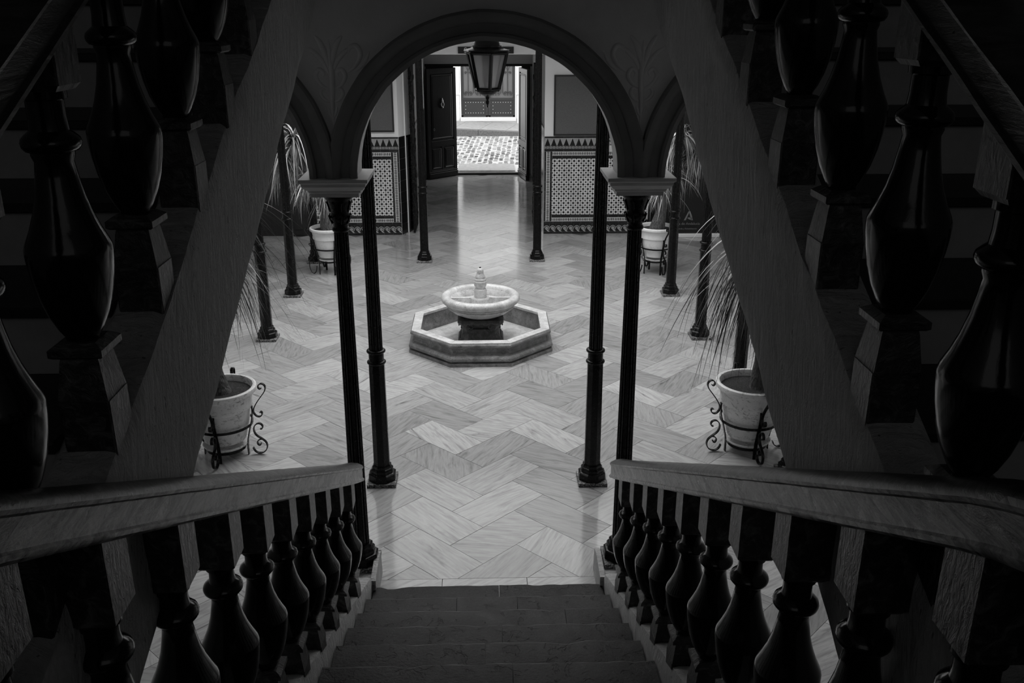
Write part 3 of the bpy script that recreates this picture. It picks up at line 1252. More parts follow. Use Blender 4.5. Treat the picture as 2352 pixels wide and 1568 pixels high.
another(0.985, 7.72, 'black iron column with double ring standing free on the floor right of the fountain')
another(-1.06, 15.80, 'distant black column left of the vestibule opening, behind the fountain')
another(0.92, 15.82, 'distant black column right of the vestibule opening, behind the fountain')
another(-2.98, 13.80, 'black column on the left side of the patio, base clear beside hanging leaves')
another(-2.94, 11.80, 'black column on the left side, veiled by hanging leaves of the near palm')
another(-2.97, 15.80, 'black column standing just behind the small white pot on the left')
another(2.88, 13.68, 'black column on the right side, beside the far right pot')
another(2.90, 11.70, 'black column on the right side, crossed by pale leaves of the near right palm')
another(2.90, 9.72, 'black column hidden behind the near right palm trunk and the plastered string')
another(2.92, 7.80, 'corner column, mostly hidden at the foot of the right plastered string')
another(-2.94, 7.80, 'corner column, mostly hidden behind the left plastered string')
another(2.93, 15.85, 'black column behind the far right pot and its palm')

# ================================================================== FOUNTAIN
FXc, FYc = -0.065, 11.60
ft_root = empty('fountain', (FXc, FYc, 0), 'marble fountain with octagonal basin, round bowl and turned finial in the patio', 'fountain')


def octr(apo, z):
    k = apo * 0.41421
    return [(-k, -apo, z), (k, -apo, z), (apo, -k, z), (apo, k, z), (k, apo, z), (-k, apo, z), (-apo, k, z), (-apo, -k, z)]


bm = bmesh.new()
pr = [(0.93, 0.0), (0.93, 0.040), (0.895, 0.046), (0.895, 0.060), (0.920, 0.066), (0.930, 0.082), (0.930, 0.104), (0.918, 0.122), (0.895, 0.132), (0.872, 0.136), (0.856, 0.146), (0.846, 0.170), (0.846, 0.200), (0.858, 0.222), (0.880, 0.232), (0.882, 0.240), (0.896, 0.244), (0.906, 0.256), (0.906, 0.272), (0.896, 0.284), (0.888, 0.287)]
sweep(bm, [octr(a, z) for a, z in pr], cap=False)
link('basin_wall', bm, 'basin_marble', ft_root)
for k in range(8):
    bm = bmesh.new()
    a0 = PI / 8 + PI / 4 * k + 0.0015
    a1 = PI / 8 + PI / 4 * (k + 1) - 0.0015
    ro, ri = 0.888 / math.cos(PI / 8), 0.775 / math.cos(PI / 8)
    P = [(ri * math.cos(a0), ri * math.sin(a0)), (ro * math.cos(a0), ro * math.sin(a0)), (ro * math.cos(a1), ro * math.sin(a1)), (ri * math.cos(a1), ri * math.sin(a1))]
    poly_slab(bm, P, 0.270, 0.300)
    link('rim_slab', bm, 'fountain_marble', ft_root)
bm = bmesh.new()
sweep(bm, [octr(0.785, 0.275), octr(0.780, 0.03)], cap=False)
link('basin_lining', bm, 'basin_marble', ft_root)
bm = bmesh.new()
poly_slab(bm, [(a, b) for a, b, c in octr(0.79, 0)], 0.003, 0.035)
link('basin_bottom', bm, 'fountain_marble', ft_root)
# pedestal: swelling square block with carved panels
bm = bmesh.new()


def sq(h, z, ch=0.05):
    c = h - ch
    return [(-c, -h, z), (c, -h, z), (h, -c, z), (h, c, z), (c, h, z), (-c, h, z), (-h, c, z), (-h, -c, z)]


sweep(bm, [sq(h, z) for h, z in ((0.30, 0.03), (0.30, 0.06), (0.285, 0.075), (0.255, 0.14), (0.235, 0.20), (0.235, 0.25), (0.255, 0.30), (0.290, 0.335), (0.300, 0.36), (0.295, 0.39), (0.25, 0.41))])
for k in range(4):
    m = Matrix.Rotation(k * PI / 2, 4, 'Z')
    vs = box(bm, -0.15, 0.15, -0.275, -0.22, 0.10, 0.125)
    vs += box(bm, -0.15, 0.15, -0.262, -0.22, 0.245, 0.265)
    sp = []
    for t in range(14):
        a = t * 0.5
        r = 0.045 * (1 - t / 16)
        sp.append((0.13 + r * math.cos(a), -0.285, 0.30 + r * math.sin(a)))
    n0 = len(bm.verts)
    bm.verts.ensure_lookup_table()
    tube(bm, sp, 0.009, 6, up=(0, 1, 0))
    tube(bm, [(-q[0], q[1], q[2]) for q in sp], 0.009, 6, up=(0, 1, 0))
    bm.verts.ensure_lookup_table()
    vv = vs + [bm.verts[i] for i in range(n0, len(bm.verts))]
    for v in vv:
        v.co = m @ v.co
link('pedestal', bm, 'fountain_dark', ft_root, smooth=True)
bm = bmesh.new()
pr = [(0.10, 0.395), (0.26, 0.40), (0.30, 0.415), (0.36, 0.445), (0.405, 0.480), (0.425, 0.500), (0.440, 0.505), (0.445, 0.520), (0.435, 0.530), (0.450, 0.540), (0.462, 0.550), (0.455, 0.560), (0.478, 0.568)]
for k in range(9):
    a = -1.0 + (PI + 0.9) * k / 8
    pr.append((0.458 + 0.062 * math.cos(a), 0.620 + 0.055 * math.sin(a)))
pr += [(0.385, 0.600), (0.36, 0.560), (0.30, 0.515), (0.20, 0.500), (0.02, 0.495)]
lathe(bm, pr, 64)
link('bowl', bm, 'fountain_marble', ft_root, smooth=True)
bm = bmesh.new()
lathe(bm, [(0.34 * 1.0, 0.515), (0.345, 0.565), (0.40, 0.628)], 48, cap=False)
link('bowl_rim', bm, 'fountain_marble', ft_root, smooth=True)
bm = bmesh.new()
box(bm, -0.39, 0.39, -0.018, 0.018, 0.50, 0.625, 0.003)
lathe(bm, [(0.125, 0.50), (0.125, 0.615), (0.118, 0.628), (0.08, 0.628)], 32)
link('bridge', bm, 'fountain_marble', ft_root)
bm = bmesh.new()
lathe(bm, [(0.083, 0.62), (0.083, 0.715), (0.080, 0.735), (0.072, 0.742), (0.066, 0.752), (0.066, 0.765), (0.078, 0.780), (0.083, 0.800), (0.080, 0.812), (0.083, 0.822), (0.083, 0.842), (0.074, 0.852), (0.078, 0.862), (0.076, 0.876), (0.066, 0.886), (0.068, 0.898),
           (0.060, 0.918), (0.052, 0.935), (0.044, 0.948), (0.045, 0.965), (0.043, 0.990), (0.035, 1.008), (0.018, 1.020), (0.012, 1.022)], 32)
link('finial', bm, 'fountain_marble', ft_root, smooth=True)
bm = bmesh.new()
lathe(bm, [(0.012, 1.0), (0.012, 1.032), (0.007, 1.032), (0.007, 1.01)], 12)
link('spout', bm, 'iron', ft_root)


# ================================================================== BACK WALL, DADO
XL, XR = -1.62, 1.16            # edges of the vestibule opening
wbl = link('wall_back_left', B(-5.0, XL, YB, YB + 0.2, -0.01, 4.45), 'white_paint', kind='structure')
wbr = link('wall_back_right', B(XR, 5.0, YB, YB + 0.2, -0.01, 4.45), 'white_paint', kind='structure')
link('wall_back_lintel', B(XL, XR, YB, YB + 0.2, 3.39, 4.45), 'white_paint', kind='structure')
# left splay
bm = bmesh.new()
prism(bm, [(XL, YB + 0.001), (-1.42, YB + 0.42), (-1.7, YB + 0.42), (XL - 0.08, YB + 0.001)], 'z', -0.01, 3.39)
link('wall_splay', bm, 'white_paint', kind='structure')


def dado(parent, xa, xb, y, edge):
    """edge: the x side (-1 left, +1 right) that carries the vertical border"""
    cache = {}

    def piece(kind, mat, cx, cz, w, h, rot=False, d=0.014):
        key = (kind, mat, round(w, 4), round(h, 4))
        if key not in cache:
            bm = B(-w / 2 + 0.0012, w / 2 - 0.0012, -d, 0.0, -h / 2 + 0.0012, h / 2 - 0.0012)
            me = bpy.data.meshes.new(kind)
            bmesh.ops.recalc_face_normals(bm, faces=bm.faces)
            bm.to_mesh(me)
            bm.free()
            me.materials.append(M[mat])
            cache[key] = me
        o = linkme(kind, cache[key], parent)
        o.location = (cx, y, cz)
        if rot:
            o.rotation_euler = (0, PI / 2, 0)

    def row(kind, mat, z0, z1, w, x0, x1, off=0.0, d=0.014):
        n = max(1, round((x1 - x0) / w))
        w = (x1 - x0) / n
        for i in range(n):
            piece(kind, mat, x0 + (i + 0.5) * w, (z0 + z1) / 2, w, z1 - z0, d=d)
    row('cap_tile', 'dark_tile', 1.868, 1.894, 0.18, xa, xb, d=0.024)
    row('merlon_tile', 'merlon', 1.716, 1.866, 0.118, xa, xb)
    row('chain_tile', 'chain', 1.664, 1.714, 0.18, xa, xb)
    row('dark_strip', 'dark_tile', 1.612, 1.660, 0.18, xa, xb, d=0.018)
    row('base_tile', 'dark_tile', 0.0, 0.040, 0.18, xa, xb, d=0.02)
    row('scroll_tile', 'scroll', 0.042, 0.205, 0.118, xa, xb)
    row('dark_strip', 'dark_tile', 0.207, 0.245, 0.18, xa, xb, d=0.018)
    # bordered panel
    inner0, inner1 = xa, xb
    s = 0.10
    if edge < 0:
        e = xa
        for k in range(7):
            z = 0.25 + (k + 0.5) * 1.36 / 7
            piece('side_strip', 'dark_tile', e + 0.018, z, 0.034, 1.36 / 7 - 0.002)
            piece('bead_tile', 'bead', e + 0.075, z, 1.36 / 7 - 0.002, 0.072, rot=True)
            piece('side_strip', 'dark_tile', e + 0.132, z, 0.036, 1.36 / 7 - 0.002)
        inner0 = xa + 0.152
    else:
        e = xb
        for k in range(7):
            z = 0.25 + (k + 0.5) * 1.36 / 7
            piece('side_strip', 'dark_tile', e - 0.018, z, 0.034, 1.36 / 7 - 0.002)
            piece('bead_tile', 'bead', e - 0.075, z, 1.36 / 7 - 0.002, 0.072, rot=True)
            piece('side_strip', 'dark_tile', e - 0.132, z, 0.036, 1.36 / 7 - 0.002)
        inner1 = xb - 0.152
    row('bead_tile', 'bead', 1.534, 1.608, 0.165, inner0, inner1)
    row('dark_strip', 'dark_tile', 1.476, 1.530, 0.18, inner0, inner1, d=0.018)
    row('dark_strip', 'dark_tile', 0.326, 0.380, 0.18, inner0, inner1, d=0.018)
    row('bead_tile', 'bead', 0.249, 0.322, 0.165, inner0, inner1)
    n = max(1, round((inner1 - inner0) / 0.1815))
    for i in range(n):
        for j in range(6):
            w = (inner1 - inner0) / n
            piece('lattice_tile', 'lattice', inner0 + (i + 0.5) * w, 0.384 + (j + 0.5) * 0.1815, w, 0.1815)
    # grout bed
    link('tile_bed', B(xa, xb, y - 0.009, y, 0.0, 1.89), 'dado_grout', parent)


dado(wbr, XR + 0.002, XR + 0.002 + 2.03, YB, -1)
dado(wbl, XL - 0.005 - 1.74, XL - 0.005, YB, 1)
# dark tiled splay on the left
bm = bmesh.new()
for j in range(9):
    z0 = 0.0 + j * 0.2105
    P = [(XL + 0.006, YB - 0.008), (-1.425, YB + 0.40), (-1.435, YB + 0.41), (XL - 0.004, YB + 0.002)]
    poly_slab(bm, P, z0 + 0.002, z0 + 0.2085)
link('splay_tiles', bm, 'dark_tile', wbl)

for w_, xa, xb in ((wbl, -1.499, -1.47), (wbr, 1.24, 1.269)):
    for i in range(12):
        for j in range(3):
            link('dark_wall_tile', B(xa, xb, YB + 0.22 + i * 0.47, YB + 0.685 + i * 0.47, 0.002 + j * 0.62, 0.618 + j * 0.62), 'dark_tile', w_)

# dark timber doors at the ends of the back wall
for nm, xa, xb, lab in (('door_1', -4.95, -3.38, None), ('door_2', 3.22, 4.95, None)):
    bm = B(xa, xb, YB - 0.05, YB - 0.001, 0.0, 3.0)
    d = link(nm, bm, 'timber', kind='structure')
    w = (xb - xa) / 4
    for i in range(4):
        for z0, z1 in ((0.12, 0.75), (0.85, 2.85)):
            link('door_panel', B(xa + i * w + 0.06, xa + (i + 1) * w - 0.06, YB - 0.065, YB - 0.049, z0, z1, 0.006), 'timber', d)

# pictures on the back wall
for x0, x1, z0, z1, lab in ((-3.05, -1.72, 2.02, 3.02, 'plain grey framed panel on the wall left of the vestibule opening'), (1.36, 2.75, 1.94, 3.0, 'plain grey framed panel on the wall right of the vestibule opening')):
    p = empty('wall_panel', ((x0 + x1) / 2, YB, z0), lab, 'picture', 'grey wall panels')
    W(link('board', B(x0, x1, YB - 0.03, YB - 0.002, z0, z1), 'picture'), p)
    bm = bmesh.new()
    t = 0.028
    box(bm, x0 - t, x1 + t, YB - 0.045, YB - 0.001, z0 - t, z0)
    box(bm, x0 - t, x1 + t, YB - 0.045, YB - 0.001, z1, z1 + t)
    box(bm, x0 - t, x0, YB - 0.045, YB - 0.001, z0, z1)
    box(bm, x1, x1 + t, YB - 0.045, YB - 0.001, z0, z1)
    W(link('frame', bm, 'picture_frame'), p)

# ceramic plaque with a drawing and a narrow cornice above it
p = empty('ceramic_plaque', (2.55, YB, 1.62), 'pale ceramic plaque with dark figures above the tile dado beside the right arch foot', 'plaque')
W(link('plaque_field', B(2.30, 2.98, YB - 0.03, YB - 0.012, 1.72, 2.45), 'mural'), p)
bm = bmesh.new()
box(bm, 2.26, 3.02, YB - 0.045, YB - 0.012, 2.45, 2.53, 0.006)
box(bm, 2.26, 3.02, YB - 0.045, YB - 0.012, 1.60, 1.72, 0.006)
box(bm, 2.26, 2.30, YB - 0.04, YB - 0.012, 1.72, 2.45)
box(bm, 2.98, 3.02, YB - 0.04, YB - 0.012, 1.72, 2.45)
W(link('plaque_frame', bm, 'sign_print'), p)


# ---- text
def text(body, size, loc, mat, parent, align='CENTER', ext=0.001):
    c = bpy.data.curves.new('lettering', 'FONT')
    c.body = body
    c.size = size
    c.align_x = align
    c.extrude = ext
    c.materials.append(M[mat])
    tmp = bpy.data.objects.new('lettering_source', c)
    me = bpy.data.meshes.new_from_object(tmp)
    bpy.data.objects.remove(tmp)
    o = bpy.data.objects.new('lettering', me)
    COL.objects.link(o)
    o.location = loc
    o.rotation_euler = (PI / 2, 0, 0)
    o.parent = parent
    o.matrix_parent_inverse = Matrix.Translation(parent.location).inverted()
    return o


# black display banner with a white emblem
bx = 4.12
bn = empty('display_banner', (bx, 17.5, 0), 'tall black display banner with grey A emblem and text behind the right palm', 'banner')
W(link('cloth', B(bx - 0.42, bx + 0.42, 17.49, 17.505, 0.06, 1.95), 'black_banner'), bn)
W(link('stand', B(bx - 0.45, bx + 0.45, 17.42, 17.58, 0.0, 0.07, 0.01), 'white_paint'), bn)
W(link('top_bar', B(bx - 0.43, bx + 0.43, 17.48, 17.515, 1.95, 1.98), 'lantern_metal'), bn)
text('Junta de Andalucía', 0.070, (bx - 0.20, 17.487, 0.24), 'banner_print', bn)
text('Vivienda y Rehabilitación', 0.042, (bx - 0.20, 17.487, 0.15), 'banner_print', bn)
bm = bmesh.new()
for P in ([(-0.085, 0), (-0.05, 0), (0.02, 0.16), (-0.005, 0.16)], [(0.0, 0.16), (0.03, 0.16), (0.09, 0.0), (0.055, 0.0)], [(-0.015, 0.028), (-0.015, 0.05), (0.06, 0.05), (0.06, 0.0)]):
    prism(bm, [(bx - 0.17 + a, 0.33 + b * 1.1) for a, b in P], 'y', 17.486, 17.489)
W(link('emblem', bm, 'banner_print'), bn)

# black sign over the opening, hidden in part by the lantern
sg = empty('sign', (0.06, YB - 0.02, 3.42), 'narrow black sign with white letter S on the wall behind the lantern', 'sign')
W(link('plate', B(-0.46, 0.57, YB - 0.03, YB - 0.003, 3.41, 3.53), 'black_banner'), sg)
text('S', 0.13, (-0.32, YB - 0.032, 3.425), 'sign_print', sg)

# ---- carved leaves folded back in the mouth of the vestibule
for x, y0, y1, lab in ((-1.385, 17.93, 18.75, 'carved black wooden door leaf folded back at the left side of the vestibule mouth'), (1.01, 17.86, 18.75, 'carved black wooden door leaf folded back at the right side of the vestibule mouth')):
    r_ = empty('carved_door', (x, y0, 0), lab, 'door', 'carved folded door leaves')
    W(link('leaf_frame', B(x - 0.02, x + 0.02, y0, y1, 0.02, 3.2, 0.004), 'old_timber'), r_)
    bm = bmesh.new()
    rs = random.Random(5)
    for k in range(60):
        yy = rs.uniform(y0 + 0.08, y1 - 0.08)
        zz = rs.uniform(0.15, 3.05)
        rr = rs.uniform(0.03, 0.07)
        s = 1 if x < 0 else -1
        pts = [(x + s * 0.024, yy + rr * (1 - t / 11) * math.cos(t * 0.75), zz + rr * (1 - t / 11) * math.sin(t * 0.75) * 1.3) for t in range(10)]
        tube(bm, pts, [0.013 - 0.0008 * t for t in range(10)], 5, up=(1, 0, 0))
        # lively profile along the leading edge
        pts = [(x + rs.uniform(-0.02, 0.02), y0 - 0.006 + rs.uniform(0, 0.015), zz + q * 0.03) for q in range(4)]
        tube(bm, pts, 0.014, 5)
    W(link('carving', bm, 'carved', smooth=True), r_)

# ---- vestibule
wallbox('wall_vestibule_left', -1.75, -1.5, YB + 0.2, YD, -0.01, 3.6)
wallbox('wall_vestibule_right', 1.27, 1.5, YB + 0.2, YD, -0.01, 3.6)
wallbox('ceiling_vestibule', -1.75, 1.5, YB + 0.2, YD + 0.35, 3.45, 3.6, 'ceiling_paint')
DX0, DX1, DZ = -0.76, 0.97, 2.80
bm = bmesh.new()
box(bm, -1.5, DX0 - 0.72, YD, YD + 0.35, -0.01, 3.45)
box(bm, DX1 + 0.25, 1.27, YD, YD + 0.35, -0.01, 3.45)
box(bm, DX0 - 0.72, DX1 + 0.25, YD, YD + 0.35, DZ, 3.45)
link('wall_street', bm, 'white_paint', kind='structure')
bm = bmesh.new()
box(bm, -1.5, 1.27, YD - 0.03, YD + 0.06, DZ - 0.01, DZ + 0.05)
box(bm, DX0 - 0.72, DX0 - 0.01, YD + 0.0, YD + 0.3, 0.0, DZ)
box(bm, DX1 + 0.03, DX1 + 0.25, YD + 0.0, YD + 0.3, 0.0, DZ)
link('door_3', bm, 'timber', kind='structure')
link('trim_2', B(DX0 - 0.02, DX1 + 0.02, YD + 0.02, YD + 0.12, 0.0, 0.055, 0.004), 'timber', kind='structure')
# the building's street side, above and beside the door
bm = bmesh.new()
box(bm, -6, -1.5, YD + 0.1, YD + 0.4, -0.2, 7)
box(bm, 1.27, 6, YD + 0.1, YD + 0.4, -0.2, 7)
box(bm, -1.5, 1.27, YD + 0.1, YD + 0.4, 3.6, 7)
link('wall_street_side', bm, 'street_white', kind='structure')


def door_leaf(x, y, w, ang, lab, knocker, sgn):
    """panelled leaf; hinge at (x, y), leaf runs along +x*sgn before rotation"""
    r_ = empty('door_leaf', (x, y, 0.015), lab, 'door', 'open street door leaves', rz=ang)
    H_ = DZ - 0.05

    def X(a, b):
        return tuple(sorted((sgn * a, sgn * b)))
    bm = bmesh.new()
    box(bm, *X(0, w), -0.02, 0.03, 0, H_, 0.003)
    link('leaf', bm, 'timber', r_)
    bm = bmesh.new()
    for (a, b, c, d) in ((0, 0.10, 0, H_), (w - 0.10, w, 0, H_), (0.10, w - 0.10, 0, 0.20), (0.10, w - 0.10, 0.80, 0.95), (0.10, w - 0.10, H_ - 0.10, H_), (w / 2 - 0.04, w / 2 + 0.04, 0.2, 0.8)):
        box(bm, *X(a, b), -0.04, -0.018, c, d, 0.004)
    link('stile', bm, 'timber', r_)
    for (a, b, c, d) in ((0.12, w / 2 - 0.06, 0.24, 0.76), (w / 2 + 0.06, w - 0.12, 0.24, 0.76), (0.13, w - 0.13, 1.0, H_ - 0.14)):
        bm = bmesh.new()
        x0, x1 = X(a, b)
        ring = lambda i, yy: [(x0 + i, yy, c + i), (x1 - i, yy, c + i), (x1 - i, yy, d - i), (x0 + i, yy, d - i)]
        sweep(bm, [ring(0, -0.019), ring(0, -0.036), ring(0.02, -0.044), ring(0.035, -0.030), ring(0.06, -0.036)])
        link('raised_panel', bm, 'timber', r_)
    bm = bmesh.new()
    x0, x1 = X(-0.0, w + 0.005)
    for z0, z1, t in ((0.0, 0.10, 0.060), (0.10, 0.13, 0.068), (0.15, 0.17, 0.058)):
        box(bm, x0, x1, -t, -0.03, z0, z1, 0.004)
    link('kick_board', bm, 'timber', r_)
    if knocker:
        bm = bmesh.new()
        cx = sgn * w * 0.5
        tube(bm, [(cx + 0.045 * math.sin(t * PI / 8), -0.06, 1.86 - 0.06 * math.cos(t * PI / 8) * 1.0) for t in range(17)], 0.009, 8, up=(0, 1, 0))
        lathe(bm, [(0.012, 0.0), (0.03, 0.01), (0.02, 0.05), (0.008, 0.10)], 12, cx, -0.05, 1.92)
        lathe(bm, [(0.02, 0), (0.028, 0.01), (0.02, 0.03)], 12, cx, -0.055, 1.77)
        link('door_knocker', bm, 'brass', r_)
        bm = bmesh.new()
        tube(bm, [(sgn * 0.2 + 0.022 * math.sin(t * PI / 6), -0.045, 1.25 + 0.03 * math.cos(t * PI / 6)) for t in range(13)], 0.006, 6, up=(0, 1, 0))
        link('keyhole_plate', bm, 'brass', r_)
    return r_


door_leaf(-1.44, 24.02, 0.985, math.atan2(24.70 - 24.02, -0.745 + 1.44), 'open black door leaf with knocker, left of the bright street view', True, 1)
door_leaf(1.13, 23.75, 0.94, -math.atan2(24.68 - 23.75, 1.13 - 0.955), 'open black door leaf seen almost edge on, right of the bright street view', False, -1)

# ================================================================== STREET
street = link('street', B(-6, 6, YD + 0.4, 33.0, -0.3, -0.05), 'street_mortar')
street['kind'] = 'structure'
rs = random.Random(3)
bm = bmesh.new()
for c_ in range(-16, 18):
    y = 26.70 + rs.uniform(-0.05, 0.05)
    while y < 32.85:
        d = rs.uniform(0.17, 0.24)
        xs = c_ * 0.158 + 0.055 * (y - 26.7) + 0.02 * rs.uniform(-1, 1)
        dx = rs.uniform(0.045, 0.058)
        if rs.random() < 0.93:
            box(bm, xs - dx, xs + dx, y + 0.02, y + d - rs.uniform(0.03, 0.075), -0.06, -0.035 + rs.uniform(-0.006, 0.008))
        y += d
link('cobbles', bm, 'cobble', street, kind='stuff')
link('door_step', B(-0.72, 0.86, YD + 0.75, 26.6, -0.06, 0.0, 0.01), 'pavement', street)
tag(street, 'cobbled street of small pale setts seen through the open door', None)
# far pavement: kerb and slabs, falling a little to the right like the street
pav = empty('pavement', (0, 33.0, 0), kind='structure')
for i, (xa, xb) in enumerate(((-3.2, -1.7), (-1.69, -0.2), (-0.19, 1.3), (1.31, 2.8))):
    bm = bmesh.new()
    prism(bm, [(xa, -0.1), (xb, -0.1), (xb, 0.14 - 0.045 * xb), (xa, 0.14 - 0.045 * xa)], 'y', 33.0, 33.35)
    W(link('kerb_stone', bm, 'kerb'), pav)
for i in range(6):
    xa = -3.0 + i * 0.95
    bm = bmesh.new()
    v0, v1 = prism(bm, [(xa, -0.1), (xa + 0.935, -0.1), (xa + 0.935, 0.14 - 0.045 * (xa + 0.93)), (xa, 0.14 - 0.045 * xa)], 'y', 33.36, 35.5)
    for v in v1:
        v.co.x += 0.5
    W(link('paving_slab', bm, 'pavement'), pav)
# facade across the street
FY = 35.6
bm = bmesh.new()
box(bm, -6, -0.87, FY, FY + 0.4, -0.1, 8)
box(bm, 1.23, 6, FY, FY + 0.4, -0.1, 8)
box(bm, -0.87, 1.23, FY, FY + 0.4, 3.2, 8)
box(bm, -0.87, 1.23, FY - 0.02, FY + 0.4, -0.1, 0.18)
fac = link('wall_across_street', bm, 'street_white', kind='structure')
for xa in (-1.27, 1.25):
    link('pilaster', B(xa, xa + 0.38, FY - 0.10, FY, 0.0, 3.6, 0.02), 'street_white', fac)
    link('pilaster_band', B(xa - 0.03, xa + 0.41, FY - 0.14, FY - 0.10, 1.15, 1.22, 0.01), 'street_white', fac)
link('door_sill', B(-0.87, 1.23, FY - 0.16, FY + 0.1, 0.19, 0.315, 0.01), 'street_white', fac)
gate = empty('iron_gate', (0.18, FY + 0.15, 0.33), 'grey double iron door with scrollwork and studded panels across the street', 'gate')
gy = FY + 0.12
W(link('backing', B(-0.84, 1.20, gy + 0.02, gy + 0.05, 0.32, 3.2), 'gate_back'), gate)
for s_, (xa, xb) in enumerate(((-0.84, 0.17), (0.19, 1.20))):
    bm = bmesh.new()
    box(bm, xa, xb, gy - 0.04, gy + 0.02, 0.32, 0.38)
    box(bm, xa, xa + 0.08, gy - 0.04, gy + 0.02, 0.32, 3.2)
    box(bm, xb - 0.08, xb, gy - 0.04, gy + 0.02, 0.32, 3.2)
    box(bm, xa, xb, gy - 0.05, gy + 0.02, 0.95, 1.02)
    box(bm, xa + 0.08, xb - 0.08, gy - 0.015, gy + 0.02, 0.38, 0.95)
    W(link('gate_leaf', bm, 'gate_metal'), gate)
    bm = bmesh.new()
    for i in range(8):
        for j in range(4):
            if 0 < i < 7 and 0 < j < 3:
                continue
            lathe(bm, [(0.014, 0), (0.010, 0.01), (0.003, 0.014)], 8, 0, 0, 0)
            bm.verts.ensure_lookup_table()
            for v in bm.verts[-24:]:
                c = v.co.copy()
                v.co = (xa + 0.17 + i * (xb - xa - 0.34) / 7 + c.x, gy - 0.016 - c.z, 0.47 + j * 0.13 + c.y)
    W(link('studs', bm, 'gate_stud'), gate)
    bm = bmesh.new()
    for c_ in (xa + 0.28, xb - 0.28):
        tube(bm, [(c_, gy - 0.02, 1.1), (c_, gy - 0.02, 3.4)], 0.014, 6)
        for q in (-1, 1):
            tube(bm, [(c_ + q * 0.19, gy - 0.02, 3.4), (c_ + q * 0.19, gy - 0.02, 1.22), (c_ + q * 0.13, gy - 0.02, 1.13), (c_ + q * 0.07, gy - 0.02, 1.13)], 0.013, 6)
            for zc_, rr in ((1.20, 0.06), (1.93, 0.05)):
                tube(bm, [(c_ + q * (0.09 + rr * (1 - t / 12) * math.cos(t * 0.7 + PI)), gy - 0.02, zc_ + rr * (1 - t / 12) * math.sin(t * 0.7)) for t in range(10)], 0.012, 6, up=(0, 1, 0))
            tube(bm, [(c_, gy - 0.02, 2.0), (c_ + q * 0.17, gy - 0.02, 2.35)], 0.011, 6)
            for zc_ in (2.45, 2.62):
                tube(bm, [(c_ + q * (0.09 + 0.055 * (1 - t / 12) * math.cos(t * 0.7 + PI)), gy - 0.02, zc_ + 0.055 * (1 - t / 12) * math.sin(t * 0.7)) for t in range(10)], 0.012, 6, up=(0, 1, 0))
    W(link('scrollwork', bm, 'gate_metal'), gate)

# ================================================================== LANTERN
LX, LY = 0.03, 7.0
lan = empty('hanging_lantern', (LX, LY, 3.52), 'black hexagonal metal lantern with frosted panes hanging under the arch', 'lantern')
ph = R(12)


def hexr(r, z):
    return [(LX + r * math.cos(ph + PI / 6 + k * PI / 3), LY + r * math.sin(ph + PI / 6 + k * PI / 3), z) for k in range(6)]


ZT, ZBt = 3.895, 3.640
RT, RB = 0.150, 0.088
bm = bmesh.new()
sweep(bm, [hexr(r, z) for r, z in ((RT + 0.004, ZT), (RT + 0.030, ZT + 0.012), (RT + 0.026, ZT + 0.02), (RT - 0.02, ZT + 0.030), (RT - 0.045, ZT + 0.045))])
pr = [(RT - 0.045, 0.04), (RT - 0.045, 0.052)]
for k in range(8):
    a = PI / 2 * k / 7
    pr.append((0.02 + (RT - 0.07) * math.cos(a), 0.055 + 0.05 * math.sin(a)))
lathe(bm, pr, 24, LX, LY, ZT)
W(link('roof', bm, 'lantern_metal', smooth=True), lan)
bm = bmesh.new()
for k in range(6):
    a = Vector(hexr(RT, ZT)[k])
    b = Vector(hexr(RB, ZBt)[k])
    tube(bm, [a, b], 0.0140, 4)
    a2 = Vector(hexr(RT, ZT)[(k + 1) % 6])
    b2 = Vector(hexr(RB, ZBt)[(k + 1) % 6])
    tube(bm, [a, a2], 0.0130, 4)
    tube(bm, [b, b2], 0.0130, 4)
W(link('frame', bm, 'lantern_metal'), lan)
bm = bmesh.new()
sweep(bm, [hexr(r, z) for r, z in ((RB + 0.008, ZBt + 0.004), (RB + 0.008, ZBt - 0.014), (RB - 0.015, ZBt - 0.018))])
lathe(bm, [(0.012, -0.130), (0.006, -0.125), (0.004, -0.115), (0.012, -0.105), (0.014, -0.09), (0.008, -0.078), (0.014, -0.068), (0.016, -0.055), (0.03, -0.046), (0.055, -0.035), (0.068, -0.02), (0.070, -0.012)], 16, LX, LY, ZBt)
W(link('base_cup', bm, 'lantern_metal', smooth=True), lan)
for k in range(6):
    bm = bmesh.new()
    a = [Vector(hexr(RT - 0.006, ZT - 0.008)[j % 6]) for j in (k, k + 1)]
    b = [Vector(hexr(RB - 0.006, ZBt + 0.008)[j % 6]) for j in (k, k + 1)]
    c = (a[0] + a[1] + b[0] + b[1]) / 4
    nrm = Vector((c.x - LX, c.y - LY, 0)).normalized() * 0.003
    vs = [bm.verts.new(p) for p in (a[0], a[1], b[1], b[0])] + [bm.verts.new(p - nrm) for p in (a[0], a[1], b[1], b[0])]
    for f in ((0, 1, 2, 3), (7, 6, 5, 4), (0, 4, 5, 1), (1, 5, 6, 2), (2, 6, 7, 3), (3, 7, 4, 0)):
        bm.faces.new([vs[i] for i in f])
    W(link('pane', bm, 'lantern_glass'), lan)
bm = bmesh.new()
lathe(bm, [(0.02, 0.0), (0.022, -0.05), (0.018, -0.06)], 12, LX, LY, ZT)
W(link('socket', bm, 'lantern_metal'), lan)
bm = bmesh.new()
lathe(bm, [(0.015, 0.0), (0.018, -0.03), (0.034, -0.07), (0.038, -0.10), (0.03, -0.135), (0.01, -0.15)], 16, LX, LY, ZT - 0.055)
W(link('bulb', bm, 'bulb_glass', smooth=True), lan)
bm = bmesh.new()
z = ZT + 0.10
k = 0
